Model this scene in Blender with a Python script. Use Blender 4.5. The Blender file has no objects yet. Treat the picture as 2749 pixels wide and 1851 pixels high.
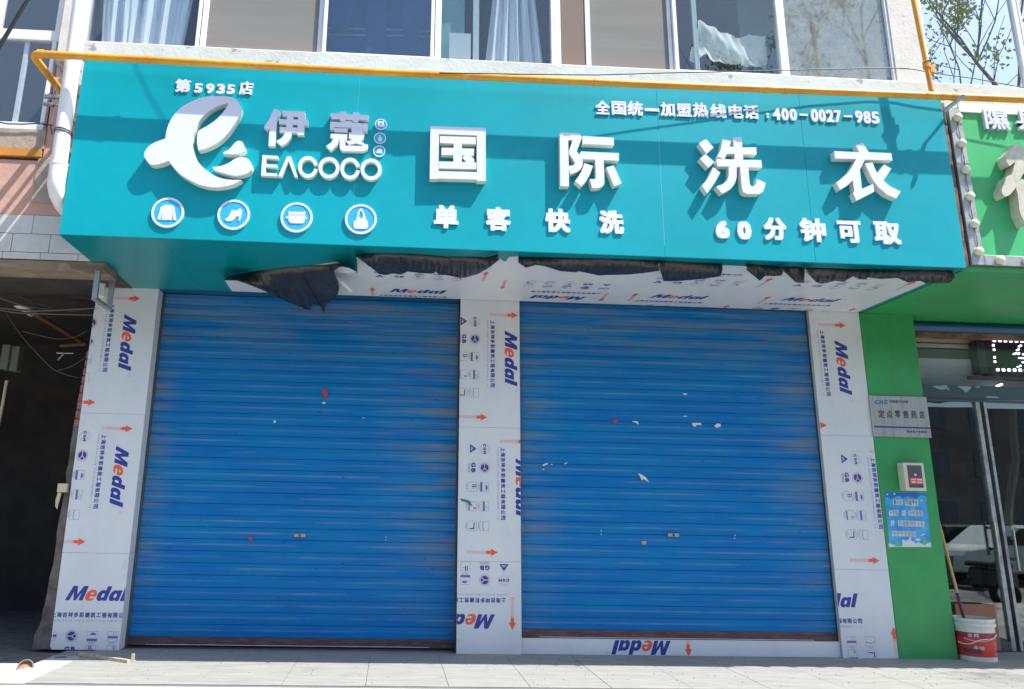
import bpy, bmesh, math, random
from mathutils import Vector, Matrix
random.seed(7)
SC = bpy.context.scene
COL = SC.collection
R = math.radians

# ------------------------------------------------------------------ camera
IW, IH = 2749.0, 1851.0
FPX, PITCH, YAW, ROLL, CD, PX0, PY0 = 2073.44, 0.2438027, 0.0511200, 0.0198209, 7.70348, -199.917, -57.164
CAMPOS = Vector((0, -CD, 1.25))
FW = Vector((math.sin(YAW)*math.cos(PITCH), math.cos(YAW)*math.cos(PITCH), math.sin(PITCH)))
_r = Vector((math.cos(YAW), -math.sin(YAW), 0)); _u = _r.cross(FW)
CR = math.cos(ROLL)*_r + math.sin(ROLL)*_u
CU = -math.sin(ROLL)*_r + math.cos(ROLL)*_u
cd = bpy.data.cameras.new('camera'); cam = bpy.data.objects.new('camera', cd); COL.objects.link(cam)
cd.sensor_width = 36; cd.sensor_fit = 'HORIZONTAL'; cd.lens = FPX/IW*36
cd.shift_x = -PX0/IW; cd.shift_y = PY0/IW
cd.clip_start = 0.05; cd.clip_end = 500
M = Matrix((CR, CU, -FW)).transposed().to_4x4(); M.translation = CAMPOS
cam.matrix_world = M
SC.camera = cam

# ------------------------------------------------------------------ light
SUNV = Vector((0.123, -0.066, 0.225)).normalized()      # towards the sun
EL = math.asin(SUNV.z); AZ = math.atan2(SUNV.x, SUNV.y)
w = bpy.data.worlds.new('World'); SC.world = w; w.use_nodes = True
nt = w.node_tree; bg = nt.nodes['Background']
sky = nt.nodes.new('ShaderNodeTexSky'); sky.sky_type = 'NISHITA'; sky.sun_disc = False
sky.sun_elevation = EL; sky.sun_rotation = AZ; sky.air_density = 1.0; sky.dust_density = 3.0; sky.altitude = 900
nt.links.new(sky.outputs[0], bg.inputs[0]); bg.inputs[1].default_value = 0.148
sl = bpy.data.lights.new('sun', 'SUN'); sl.energy = 4.5; sl.angle = R(0.53); sl.color = (1.0, 0.955, 0.89)
so = bpy.data.objects.new('sun', sl); COL.objects.link(so); so.location = (8, -8, 15)
so.rotation_euler = SUNV.to_track_quat('Z', 'Y').to_euler()
SC.view_settings.view_transform = 'Standard'; SC.view_settings.look = 'None'
SC.view_settings.exposure = 1.03; SC.view_settings.gamma = 1; SC.view_settings.use_curve_mapping = False
SC.cycles.max_bounces = 8

# ------------------------------------------------------------------ measuring helpers (photo pixel -> point on a given plane)
def ray(px, py):
    return FW + CR*((px-IW/2-PX0)/FPX) - CU*((py-IH/2-PY0)/FPX)
def atY(px, py, Y):
    d = ray(px, py); return CAMPOS + d*((Y-CAMPOS.y)/d.y)
def atZ(px, py, Z):
    d = ray(px, py); return CAMPOS + d*((Z-CAMPOS.z)/d.z)

# ------------------------------------------------------------------ materials
MATS = {}
def mat(name, col, rough=0.6, metal=0.0, col2=None, scale=4.0, stretch=(1, 1, 1), mix=1.0, lo=0.4, hi=0.65, bump=0.0, bscale=60, spec=0.5,
        emit=None, col3=None, scale3=1.5, lo3=0.5, hi3=0.75, detail=6, ns=(1, 1, 1)):
    m = bpy.data.materials.new(name); m.use_nodes = True
    n = m.node_tree.nodes; l = m.node_tree.links; b = n['Principled BSDF']
    b.inputs['Roughness'].default_value = rough; b.inputs['Metallic'].default_value = metal
    b.inputs['Specular IOR Level'].default_value = spec
    c4 = (*col, 1); b.inputs['Base Color'].default_value = c4
    geo = n.new('ShaderNodeNewGeometry')
    def noise(sc, st, det=detail):
        mp = n.new('ShaderNodeMapping'); mp.inputs['Scale'].default_value = st
        l.new(geo.outputs['Position'], mp.inputs['Vector'])
        t = n.new('ShaderNodeTexNoise'); t.inputs['Scale'].default_value = sc; t.inputs['Detail'].default_value = det
        t.inputs['Roughness'].default_value = 0.62
        l.new(mp.outputs[0], t.inputs['Vector']); return t.outputs['Fac']
    def ramp(s, a, c):
        r = n.new('ShaderNodeMapRange'); r.inputs['From Min'].default_value = a; r.inputs['From Max'].default_value = c
        l.new(s, r.inputs['Value']); return r.outputs[0]
    def mixc(f, a, c):
        x = n.new('ShaderNodeMix'); x.data_type = 'RGBA'
        if isinstance(f, float): x.inputs['Factor'].default_value = f
        else: l.new(f, x.inputs['Factor'])
        for s, k in ((a, 6), (c, 7)):
            if isinstance(s, tuple): x.inputs[k].default_value = (*s[:3], 1)
            else: l.new(s, x.inputs[k])
        return x.outputs[2]
    cur = tuple(col)
    if col2 is not None:
        f = ramp(noise(scale, stretch), lo, hi)
        if mix < 1:
            mm = n.new('ShaderNodeMath'); mm.operation = 'MULTIPLY'; mm.inputs[1].default_value = mix; l.new(f, mm.inputs[0]); f = mm.outputs[0]
        cur = mixc(f, cur, tuple(col2))
    if col3 is not None:
        cur = mixc(ramp(noise(scale3, ns), lo3, hi3), cur, tuple(col3))
    if not isinstance(cur, tuple): l.new(cur, b.inputs['Base Color'])
    if bump > 0:
        bp = n.new('ShaderNodeBump'); bp.inputs['Strength'].default_value = 1; bp.inputs['Distance'].default_value = bump
        l.new(noise(bscale, stretch, 4), bp.inputs['Height']); l.new(bp.outputs[0], b.inputs['Normal'])
    if emit:
        b.inputs['Emission Color'].default_value = (*emit[:3], 1); b.inputs['Emission Strength'].default_value = emit[3]
    m['h'] = 1
    MATS[name] = m
    return m

def glass_mat(name, tint, refl, rough=0.0, dirt=0.0, dcol=(.4, .42, .38)):
    m = bpy.data.materials.new(name); m.use_nodes = True
    n = m.node_tree.nodes; l = m.node_tree.links; n.remove(n['Principled BSDF'])
    out = n['Material Output']
    tr = n.new('ShaderNodeBsdfTransparent'); tr.inputs[0].default_value = (*tint, 1)
    gl = n.new('ShaderNodeBsdfGlossy'); gl.inputs['Roughness'].default_value = rough; gl.inputs[0].default_value = (.92, 1, .98, 1)
    geo = n.new('ShaderNodeNewGeometry')
    ns = n.new('ShaderNodeTexNoise'); ns.inputs['Scale'].default_value = 1.7; ns.inputs['Detail'].default_value = 1
    l.new(geo.outputs['Position'], ns.inputs['Vector'])
    bp = n.new('ShaderNodeBump'); bp.inputs['Distance'].default_value = 0.0006; bp.inputs['Strength'].default_value = 1
    l.new(ns.outputs['Fac'], bp.inputs['Height']); l.new(bp.outputs[0], gl.inputs['Normal'])
    dt = n.new('ShaderNodeVectorMath'); dt.operation = 'DOT_PRODUCT'      # Schlick, the same on both faces of the pane
    l.new(geo.outputs['Normal'], dt.inputs[0]); l.new(geo.outputs['Incoming'], dt.inputs[1])
    def M_(op, a, c):
        x = n.new('ShaderNodeMath'); x.operation = op
        for i, q in enumerate((a, c)):
            if isinstance(q, (int, float)): x.inputs[i].default_value = q
            else: l.new(q, x.inputs[i])
        return x.outputs[0]
    ab = M_('ABSOLUTE', dt.outputs['Value'], 0); p5 = M_('POWER', M_('SUBTRACT', 1.0, ab), 5.0)
    ad = n.new('ShaderNodeMath'); ad.operation = 'ADD'; ad.inputs[1].default_value = refl+.04; ad.use_clamp = True
    l.new(M_('MULTIPLY', p5, .9), ad.inputs[0])
    mx = n.new('ShaderNodeMixShader'); l.new(ad.outputs[0], mx.inputs[0]); l.new(tr.outputs[0], mx.inputs[1]); l.new(gl.outputs[0], mx.inputs[2])
    last = mx.outputs[0]
    if dirt > 0:
        df = n.new('ShaderNodeBsdfDiffuse'); df.inputs[0].default_value = (*dcol, 1)
        n2 = n.new('ShaderNodeTexNoise'); n2.inputs['Scale'].default_value = 9; n2.inputs['Detail'].default_value = 8
        l.new(geo.outputs['Position'], n2.inputs['Vector'])
        mr = n.new('ShaderNodeMapRange'); mr.inputs['From Min'].default_value = .3; mr.inputs['From Max'].default_value = .75
        mr.inputs['To Min'].default_value = dirt*.5; mr.inputs['To Max'].default_value = dirt*1.5
        l.new(n2.outputs['Fac'], mr.inputs['Value'])
        m2 = n.new('ShaderNodeMixShader'); l.new(mr.outputs[0], m2.inputs[0]); l.new(last, m2.inputs[1]); l.new(df.outputs[0], m2.inputs[2]); last = m2.outputs[0]
    l.new(last, out.inputs[0]); MATS[name] = m; return m

TEAL = (0.0, 0.345, 0.42)
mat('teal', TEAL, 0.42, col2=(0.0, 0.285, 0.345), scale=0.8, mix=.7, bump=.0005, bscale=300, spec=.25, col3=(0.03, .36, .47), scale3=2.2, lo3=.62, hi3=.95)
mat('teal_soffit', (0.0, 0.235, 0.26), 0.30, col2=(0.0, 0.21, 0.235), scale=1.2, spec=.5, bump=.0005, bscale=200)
mat('seam_dark', (0.0, 0.10, 0.13), 0.6)
mat('seam_light', (0.25, .55, .58), 0.6)
mat('letter_white', (0.68, 0.71, 0.84), 0.35, spec=.4)
mat('letter_side', (0.72, 0.73, 0.66), 0.45)  # warm bounced light on the letter sides is put into this cream colour
mat('icon_blue', (0.03, 0.42, 0.68), 0.4)
mat('letter_cream', (0.62, 0.60, 0.47), 0.35, col2=(.5, .48, .38), scale=20)
mat('film_white', (0.66, 0.70, 0.71), 0.34, col2=(0.60, 0.64, 0.675), scale=1.3, stretch=(1, 1, .6), bump=.0035, bscale=7, spec=.4, col3=(.52, .55, .57), scale3=5, lo3=.6, hi3=.85)
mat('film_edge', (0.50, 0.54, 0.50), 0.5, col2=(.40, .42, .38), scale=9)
mat('print_blue', (0.022, 0.04, 0.27), 0.45)
mat('print_violet', (0.06, 0.035, 0.26), 0.45)
mat('print_red', (0.80, 0.11, 0.045), 0.45)
mat('print_pink', (0.70, 0.38, 0.36), 0.5)
mat('print_grey', (0.27, 0.28, 0.36), 0.5)
mat('print_lilac', (0.15, 0.12, 0.38), 0.5)
mat('film_black', (0.020, 0.022, 0.024), 0.30, col2=(0.034, 0.035, 0.036), scale=5, bump=.016, bscale=7, spec=.55)
mat('green_panel', (0.06, 0.46, 0.17), 0.4, col2=(0.05, 0.42, 0.15), scale=1.5, spec=.4, bump=.0005, bscale=200)
mat('green_pilaster', (0.035, 0.285, 0.085), 0.38, col2=(0.035, 0.34, 0.10), scale=2.0, col3=(0.10, .34, .16), scale3=6, lo3=.66, hi3=.9, bump=.0006, bscale=80)
mat('alu_strip', (0.42, 0.43, 0.43), 0.45, .5, col2=(.30, .31, .31), scale=18)
mat('bulb', (0.75, 0.72, 0.52), 0.25)
mat('steel', (0.45, 0.47, 0.47), 0.42, .7, col2=(.3, .31, .31), scale=12)
mat('steel_dark', (0.10, 0.11, 0.12), 0.4, .6)
mat('rust_dark', (0.10, 0.05, 0.03), .7, col2=(.22, .12, .08), scale=4, stretch=(1, 1, 2), lo=.45, hi=.6)
mat('gas_pipe', (0.75, 0.37, 0.025), .42, col2=(.62, .25, .02), scale=3, stretch=(1, 1, 1), col3=(.75, .50, .22), scale3=9, lo3=.6, hi3=.8)
mat('conduit_rust', (0.20, 0.09, 0.04), .7, col2=(.12, .06, .03), scale=8)
mat('orange_paint', (0.60, 0.25, 0.03), .6, col2=(.45, .22, .06), scale=6)
mat('pvc', (0.78, 0.78, 0.76), .3, col2=(.66, .66, .60), scale=6, stretch=(1, 1, .25), lo=.5, hi=.8)
mat('cream_wall', (0.66, 0.62, 0.57), .85, col2=(.58, .53, .48), scale=3, bump=.004, bscale=30, col3=(.33, .31, .33), scale3=6.5, lo3=.64, hi3=.67)
mat('pink_wall', (0.60, 0.34, 0.26), .85, col2=(.52, .31, .24), scale=2, bump=.004, bscale=25, col3=(.62, .42, .34), scale3=1.2, lo3=.5, hi3=.7)
mat('grey_render', (0.42, 0.33, 0.27), .9, col2=(.34, .27, .22), scale=6, bump=.006, bscale=25)
mat('beam', (0.28, 0.22, 0.16), .9, col2=(.15, .12, .09), scale=3, stretch=(.6, 2, 3), bump=.006, bscale=20, col3=(.4, .34, .26), scale3=4, lo3=.55, hi3=.75)
mat('tile_white', (0.60, 0.60, 0.55), .35, col2=(.52, .51, .45), scale=4, col3=(.42, .32, .22), scale3=5, lo3=.66, hi3=.8)
mat('grout', (0.16, 0.12, 0.09), .9)
mat('joint', (0.20, 0.20, 0.18), .9)
mat('upvc', (0.78, 0.78, 0.80), .35, col2=(.7, .7, .70), scale=8)
mat('screen', (0.23, 0.215, 0.20), .9, col2=(.20, .19, .175), scale=2, stretch=(.3, 1, 3))
mat('screen_warm', (0.21, 0.155, 0.125), .9)
mat('curtain', (0.70, 0.74, 0.76), .9, col2=(.50, .56, .62), scale=10, stretch=(3, 3, .1))
mat('curtain_teal', (0.16, 0.36, 0.33), .9)
mat('cloth', (0.62, 0.66, 0.58), .9, col2=(.5, .55, .5), scale=9)
mat('room_dark', (0.035, 0.045, 0.055), .9)
mat('room_blue', (0.06, 0.14, 0.28), .9)
mat('reflected_navy', (0.02, 0.06, 0.14), .9)
mat('box_pale', (0.40, 0.50, 0.50), .8)
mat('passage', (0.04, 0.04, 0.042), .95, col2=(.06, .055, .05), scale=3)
mat('passage_floor', (0.16, 0.155, 0.15), .95, col2=(.10, .095, .09), scale=8, bump=.01, bscale=30)
mat('concrete', (0.15, 0.13, 0.12), .9, col2=(.07, .065, .06), scale=5, bump=.02, bscale=12)
mat('brick_pink', (0.32, 0.13, 0.12), .9, col2=(.20, .10, .09), scale=14, bump=.01, bscale=20)
mat('paving', (0.29, 0.288, 0.265), .8, col2=(.235, .24, .225), scale=2.2, stretch=(1, 5, 1), col3=(.17, .18, .17), scale3=4, ns=(1, 5, 1), lo3=.52, hi3=.8, bump=.002, bscale=40)
mat('cement', (0.42, 0.41, 0.38), .85, col2=(.34, .33, .30), scale=5, bump=.004, bscale=30)
mat('threshold', (0.22, 0.225, 0.23), .8, col2=(.20, .205, .205), scale=3, stretch=(1, 3, 1))
mat('street', (0.16, 0.155, 0.15), .9, col2=(.12, .12, .115), scale=3)
mat('rail_maroon', (0.10, 0.05, 0.06), .5, .3, col2=(.15, .10, .11), scale=8, stretch=(1, 1, 5))
mat('wood', (0.52, 0.42, 0.32), .8, col2=(.38, .29, .22), scale=6, stretch=(1, 8, 8))
mat('stick_wood', (0.50, 0.32, 0.13), .5)
mat('stick_purple', (0.10, 0.02, 0.05), .5)
mat('bucket_white', (0.66, 0.67, 0.60), .3, col2=(.58, .59, .54), scale=8)
mat('bucket_red', (0.60, 0.045, 0.035), .35, col2=(.50, .04, .04), scale=5)
mat('bucket_magenta', (0.32, 0.02, 0.07), .35)
mat('bucket_print', (0.72, 0.55, 0.45), .5)
mat('bucket_dark', (0.10, 0.04, 0.05), .5)
mat('brown_fill', (0.34, 0.16, 0.09), .9)
mat('plaque', (0.50, 0.50, 0.47), .33, .75, col2=(.40, .39, .36), scale=5, stretch=(5, 1, .25), spec=.5)
mat('plaque_teal', (0.01, 0.26, 0.30), .5)
mat('plaque_ink', (0.07, 0.08, 0.08), .6)
mat('plaque_blue', (0.015, 0.06, 0.20), .5)
mat('box_cream', (0.62, 0.62, 0.50), .4)
mat('box_window', (0.10, 0.105, 0.12), .25)
mat('sticker_red', (0.70, 0.03, 0.06), .5)
mat('sticker_pink', (0.78, 0.45, 0.48), .5)
mat('poster_blue', (0.02, 0.27, 0.62), .4, col2=(.06, .40, .70), scale=7, col3=(.25, .52, .72), scale3=4, lo3=.5, hi3=.8)
mat('poster_dark', (0.01, 0.17, 0.48), .4)
mat('poster_pale', (0.62, 0.68, 0.66), .5)
mat('poster_green', (0.10, 0.45, 0.30), .5)
mat('poster_ink', (0.10, 0.12, 0.18), .5)
mat('shutter_box', (0.006, 0.085, 0.20), .45, col2=(.008, .07, .17), scale=4, stretch=(1, 1, 4))
mat('beige', (0.62, 0.50, 0.34), .8)
mat('interior_white', (0.66, 0.72, 0.78), .7, col2=(.58, .64, .70), scale=5, stretch=(1, 1, 5))
mat('frame_brown', (0.12, 0.10, 0.085), .6)
mat('led_black', (0.02, 0.018, 0.018), .5)
mat('led_on', (1, 1, 1), .5, emit=(.85, .85, 1.0, 2.2))
mat('interior_floor', (0.10, 0.09, 0.08), .5)
mat('shelf', (0.10, 0.085, 0.085), .8, col2=(.05, .05, .05), scale=12)
mat('decal_blue', (0.30, 0.42, 0.52), .5)
mat('decal_dark', (0.05, 0.10, 0.12), .5)
mat('lock_metal', (0.45, 0.43, 0.36), .4, .6)
mat('lock_dark', (0.06, 0.05, 0.04), .6)
mat('cable_black', (0.012, 0.012, 0.013), .5)
mat('cable_grey', (0.10, 0.09, 0.08), .6)
mat('meter', (0.14, 0.15, 0.13), .7)
mat('scrap_white', (0.66, 0.66, 0.62), .6)
mat('scrap_red', (0.50, 0.03, 0.06), .6)
mat('scrap_teal', (0.0, 0.20, 0.19), .5)
mat('foam', (0.55, 0.50, 0.34), .8)
mat('bark', (0.24, 0.21, 0.17), .9)
mat('leaf', (0.40, 0.44, 0.18), .7)
mat('far_wall', (0.17, 0.145, 0.13), .9, col2=(.10, .09, .08), scale=.6)
mat('far_glass', (0.04, 0.06, 0.08), .2)
mat('car_dark', (0.012, 0.013, 0.016), .25)
mat('car_white', (0.55, 0.60, 0.56), .25)
mat('tyre', (0.015, 0.015, 0.015), .8)
mat('chrome', (0.5, 0.5, 0.5), .2, 1.0)
mat('car_window', (0.02, 0.025, 0.03), .1)
glass_mat('glass_clear', (.94, .96, .97), .03)
glass_mat('glass_blue', (.93, .96, .98), .02)
glass_mat('glass_deep', (.74, .85, .95), .06)
glass_mat('glass_sky', (.30, .42, .50), .62)
glass_mat('glass_dusty', (.6, .7, .72), .16, .03, dirt=.38)
glass_mat('glass_door', (.66, .70, .69), .12)

def shutter_mat():
    m = bpy.data.materials.new('shutter_blue'); m.use_nodes = True
    n = m.node_tree.nodes; l = m.node_tree.links; b = n['Principled BSDF']
    b.inputs['Roughness'].default_value = .5; b.inputs['Specular IOR Level'].default_value = .18
    geo = n.new('ShaderNodeNewGeometry'); tc = n.new('ShaderNodeTexCoord'); oi = n.new('ShaderNodeObjectInfo')
    sp = n.new('ShaderNodeSeparateXYZ'); l.new(geo.outputs['Position'], sp.inputs[0])
    so_ = n.new('ShaderNodeSeparateXYZ'); l.new(tc.outputs['Object'], so_.inputs[0])
    def nz(scale, st, det=7, rough=.6):
        mp = n.new('ShaderNodeMapping'); mp.inputs['Scale'].default_value = st; l.new(geo.outputs['Position'], mp.inputs[0])
        t = n.new('ShaderNodeTexNoise'); t.inputs['Scale'].default_value = scale; t.inputs['Detail'].default_value = det; t.inputs['Roughness'].default_value = rough
        l.new(mp.outputs[0], t.inputs['Vector']); return t.outputs['Fac']
    def mr(s, a, c, t0=0., t1=1., interp='LINEAR'):
        r = n.new('ShaderNodeMapRange'); r.interpolation_type = interp
        for k, v in (('From Min', a), ('From Max', c), ('To Min', t0), ('To Max', t1)): r.inputs[k].default_value = v
        l.new(s, r.inputs['Value']); return r.outputs[0]
    def mth(op, a, c):
        x = n.new('ShaderNodeMath'); x.operation = op; x.use_clamp = op in ('ADD', 'SUBTRACT')
        for i, s in enumerate((a, c)):
            if isinstance(s, (int, float)): x.inputs[i].default_value = s
            else: l.new(s, x.inputs[i])
        return x.outputs[0]
    def mix(f, a, c):
        x = n.new('ShaderNodeMix'); x.data_type = 'RGBA'; l.new(f, x.inputs['Factor'])
        for s, k in ((a, 6), (c, 7)):
            if isinstance(s, tuple): x.inputs[k].default_value = (*s, 1)
            else: l.new(s, x.inputs[k])
        return x.outputs[2]
    c = mix(mr(nz(2.0, (.5, 1, 3)), .35, .7), (0.0, 0.145, 0.44), (0.0, 0.195, 0.46))
    # thin horizontal scratches and dust in the rolled grooves
    c = mix(mr(nz(1.0, (1.2, 1, 130), 4, .5), .56, .78, 0, .5), c, (0.06, 0.22, 0.40))
    c = mix(mr(nz(1.0, (1.6, 1, 160), 3, .5), .60, .72, 0, .55), c, (0.0, 0.065, 0.26))
    # dust that settled on the ridge of each slat
    ridge = mth('MULTIPLY', mr(so_.outputs['Z'], .050, .060), mr(so_.outputs['Z'], .072, .063))
    ridge = mth('MULTIPLY', ridge, mr(nz(1.0, (1.6, 1, 9), 6), .40, .70, 0.0, .85))
    c = mix(ridge, c, (0.22, 0.26, 0.29))
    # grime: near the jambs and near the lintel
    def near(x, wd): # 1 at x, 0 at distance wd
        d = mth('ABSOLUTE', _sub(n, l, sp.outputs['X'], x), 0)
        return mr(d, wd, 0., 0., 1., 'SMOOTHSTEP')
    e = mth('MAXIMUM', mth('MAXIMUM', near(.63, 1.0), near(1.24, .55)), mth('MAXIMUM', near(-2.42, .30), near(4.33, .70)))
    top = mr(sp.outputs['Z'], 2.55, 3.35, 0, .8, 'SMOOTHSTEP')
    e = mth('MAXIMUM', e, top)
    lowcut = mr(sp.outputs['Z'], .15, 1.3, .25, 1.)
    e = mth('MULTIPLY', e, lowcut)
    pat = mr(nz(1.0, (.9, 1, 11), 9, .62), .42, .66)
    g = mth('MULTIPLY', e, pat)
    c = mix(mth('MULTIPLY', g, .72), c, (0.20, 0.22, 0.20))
    # dark scuff marks
    c = mix(mr(nz(1.0, (11, 1, 34), 2, .5), .70, .76, 0, .6), c, (0.008, 0.05, 0.11))
    l.new(c, b.inputs['Base Color'])
    MATS['shutter_blue'] = m
def _sub(n, l, s, v):
    x = n.new('ShaderNodeMath'); x.operation = 'SUBTRACT'; l.new(s, x.inputs[0]); x.inputs[1].default_value = v; return x.outputs[0]
shutter_mat()

# ------------------------------------------------------------------ object helpers
def tag(o, label=None, cat=None, group=None, kind=None):
    for k, v in (('label', label), ('category', cat), ('group', group), ('kind', kind)):
        if v: o[k] = v
    return o
def thing(name, loc, label, cat, group=None):
    o = bpy.data.objects.new(name, None); o.empty_display_size = .1; COL.objects.link(o)
    o.location = loc; return tag(o, label, cat, group)
class MB:
    def __init__(s): s.v = []; s.f = []; s.m = []
    def add(s, vs, fs, mi=0):
        k = len(s.v); s.v += [tuple(v) for v in vs]; s.f += [tuple(i+k for i in f) for f in fs]; s.m += [mi]*len(fs); return s
    def box(s, x0, x1, y0, y1, z0, z1, mi=0):
        return s.add([(x0, y0, z0), (x1, y0, z0), (x1, y1, z0), (x0, y1, z0), (x0, y0, z1), (x1, y0, z1), (x1, y1, z1), (x0, y1, z1)],
                     [(0, 3, 2, 1), (4, 5, 6, 7), (0, 1, 5, 4), (1, 2, 6, 5), (2, 3, 7, 6), (3, 0, 4, 7)], mi)
    def tube(s, pts, r, seg=12, mi=0, caps=True):
        pts = [Vector(p) for p in pts]; n = len(pts); rings = []
        rr = r if isinstance(r, (list, tuple)) else [r]*n
        up = None
        for i, p in enumerate(pts):
            t = (pts[min(i+1, n-1)] - pts[max(i-1, 0)]).normalized()
            if up is None:
                up = Vector((0, 0, 1)) if abs(t.z) < .9 else Vector((0, 1, 0))
            a = t.cross(up).normalized(); up2 = a.cross(t).normalized(); up = up2
            rings.append([p + (a*math.cos(2*math.pi*k/seg) + up2*math.sin(2*math.pi*k/seg))*rr[i] for k in range(seg)])
        vs = [q for rg in rings for q in rg]
        fs = [(i*seg+k, i*seg+(k+1) % seg, (i+1)*seg+(k+1) % seg, (i+1)*seg+k) for i in range(n-1) for k in range(seg)]
        if caps: fs += [tuple(range(seg))[::-1], tuple((n-1)*seg+k for k in range(seg))]
        return s.add(vs, fs, mi)
    def lathe(s, prof, c, seg=28, mi=0, axis='Z', mis=None):
        vs = []; fs = []
        for r_, h in prof:
            for k in range(seg):
                a = 2*math.pi*k/seg
                if axis == 'Z': vs.append((c[0]+r_*math.cos(a), c[1]+r_*math.sin(a), c[2]+h))
                else: vs.append((c[0]+r_*math.cos(a), c[1]-h, c[2]+r_*math.sin(a)))
        k0 = len(s.v); s.v += vs
        for i in range(len(prof)-1):
            for k in range(seg):
                q = (i*seg+k, i*seg+(k+1) % seg, (i+1)*seg+(k+1) % seg, (i+1)*seg+k)
                s.f.append(tuple(j+k0 for j in q)); s.m.append(mis[i] if mis else mi)
        return s
    def build(s, name, mats, parent=None, smooth=False, bevel=0, origin=None, fix=True):
        me = bpy.data.meshes.new(name)
        o0 = Vector(origin) if origin is not None else Vector((0, 0, 0))
        pl = parent_loc(parent)
        me.from_pydata([tuple(Vector(v)-o0) for v in s.v], [], s.f)
        mats = mats if isinstance(mats, (list, tuple)) else [mats]
        for m in mats: me.materials.append(MATS[m])
        for p, i in zip(me.polygons, s.m): p.material_index = i
        me.update()
        if fix:
            bm = bmesh.new(); bm.from_mesh(me)
            if bevel: bmesh.ops.bevel(bm, geom=[e for e in bm.edges if e.calc_face_angle(0) > .6], offset=bevel, segments=1, affect='EDGES')
            bmesh.ops.recalc_face_normals(bm, faces=bm.faces); bm.to_mesh(me); bm.free()
        if smooth:
            for p in me.polygons: p.use_smooth = True
            if hasattr(me, 'set_sharp_from_angle'): me.set_sharp_from_angle(angle=R(38))
        o = bpy.data.objects.new(name, me); COL.objects.link(o)
        o.location = o0 - pl
        if parent: o.parent = parent
        return o
def parent_loc(p):
    l = Vector((0, 0, 0))
    while p is not None: l += p.location; p = p.parent
    return l
def box(name, x0, x1, y0, y1, z0, z1, m, parent=None, bevel=0):
    return MB().box(x0, x1, y0, y1, z0, z1).build(name, m, parent, bevel=bevel)
def struct(o): o['kind'] = 'structure'; return o
def dup(o, parent, loc=None):
    c = o.copy(); COL.objects.link(c); c.parent = parent
    if loc is not None: c.location = loc
    for ch in o.children: dup(ch, c)
    return c

# flat shapes (polygons with holes) and glyphs in 2D
def tess(polys):
    cu = bpy.data.curves.new('t', 'CURVE'); cu.dimensions = '2D'; cu.fill_mode = 'BOTH'
    for p in polys:
        sp = cu.splines.new('POLY'); sp.points.add(len(p)-1)
        for i, (x, y) in enumerate(p): sp.points[i].co = (x, y, 0, 1)
        sp.use_cyclic_u = True
    return cu2d(cu)
def cu2d(cu):
    o = bpy.data.objects.new('t', cu); COL.objects.link(o)
    me = bpy.data.meshes.new_from_object(o)
    bpy.data.objects.remove(o)
    return me
def flat(cu_or_polys):
    me = tess(cu_or_polys)
    vs = [(v.co.x, v.co.y) for v in me.vertices]; fs = [tuple(p.vertices) for p in me.polygons]
    return vs, fs
GC = {}
def glyph(ch, res=3, shear=0.0):
    k = (ch, res, shear)
    if k in GC: return GC[k]
    cu = bpy.data.curves.new('g', 'FONT'); cu.body = ch; cu.resolution_u = res; cu.shear = shear; cu.fill_mode = 'BOTH'
    o = bpy.data.objects.new('t', cu); COL.objects.link(o); bpy.context.view_layer.update()
    me = bpy.data.meshes.new_from_object(o.evaluated_get(bpy.context.evaluated_depsgraph_get()))
    bpy.data.objects.remove(o)
    vs = [(v.co.x, v.co.y) for v in me.vertices]; fs = [tuple(p.vertices) for p in me.polygons]
    GC[k] = (vs, fs); return GC[k]
def fit(vf, x0, x1, y0, y1, grow=0):
    vs, fs = vf
    a = min(v[0] for v in vs); b = max(v[0] for v in vs); c = min(v[1] for v in vs); d = max(v[1] for v in vs)
    x0 += grow; x1 -= grow; y0 += grow; y1 -= grow
    sx = (x1-x0)/max(b-a, 1e-6); sy = (y1-y0)/max(d-c, 1e-6)
    return [(x0+(v[0]-a)*sx, y0+(v[1]-c)*sy) for v in vs], fs
def solid2d(vs, fs, d):
    """extrude a flat tessellation by d: front at 0, back at d (third coordinate)"""
    n = len(vs)
    V = [(x, y, 0.) for x, y in vs] + [(x, y, d) for x, y in vs]
    F = [tuple(f) for f in fs] + [tuple(i+n for i in f[::-1]) for f in fs]
    cnt = {}
    for f in fs:
        for i in range(len(f)):
            a, b = f[i], f[(i+1) % len(f)]
            cnt.setdefault((min(a, b), max(a, b)), []).append((a, b))
    for k, e in cnt.items():
        if len(e) == 1: a, b = e[0]; F.append((b, a, a+n, b+n))
    return V, F
def weld2d(vf):
    vs, fs = vf
    m = {}; idx = []; out = []
    for v in vs:
        k = (round(v[0], 5), round(v[1], 5))
        if k not in m: m[k] = len(out); out.append(v)
        idx.append(m[k])
    fs2 = []
    for f in fs:
        g = []
        for i in f:
            if not g or g[-1] != idx[i]: g.append(idx[i])
        if len(g) > 2 and len(set(g)) == len(g): fs2.append(tuple(g))
    return out, fs2
def put_wall(mb, vf, Yf, d, mi=0, side=None):
    """2D coordinates are world X and Z; front face at Y=Yf, back at Yf+d"""
    vs, fs = weld2d(vf); V, F = solid2d(vs, fs, d)
    mb.add([(x, Yf+t, z) for x, z, t in V], F, mi)
    if side is not None:
        for i in range(len(mb.m)-len(F)+2*len(fs), len(mb.m)): mb.m[i] = side
def px_poly(pts, x0, y0, s, Y):
    r = []
    for x, y in pts:
        p = atY(x0+x/s, y0+y/s, Y); r.append((p.x, p.z))
    return r
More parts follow.
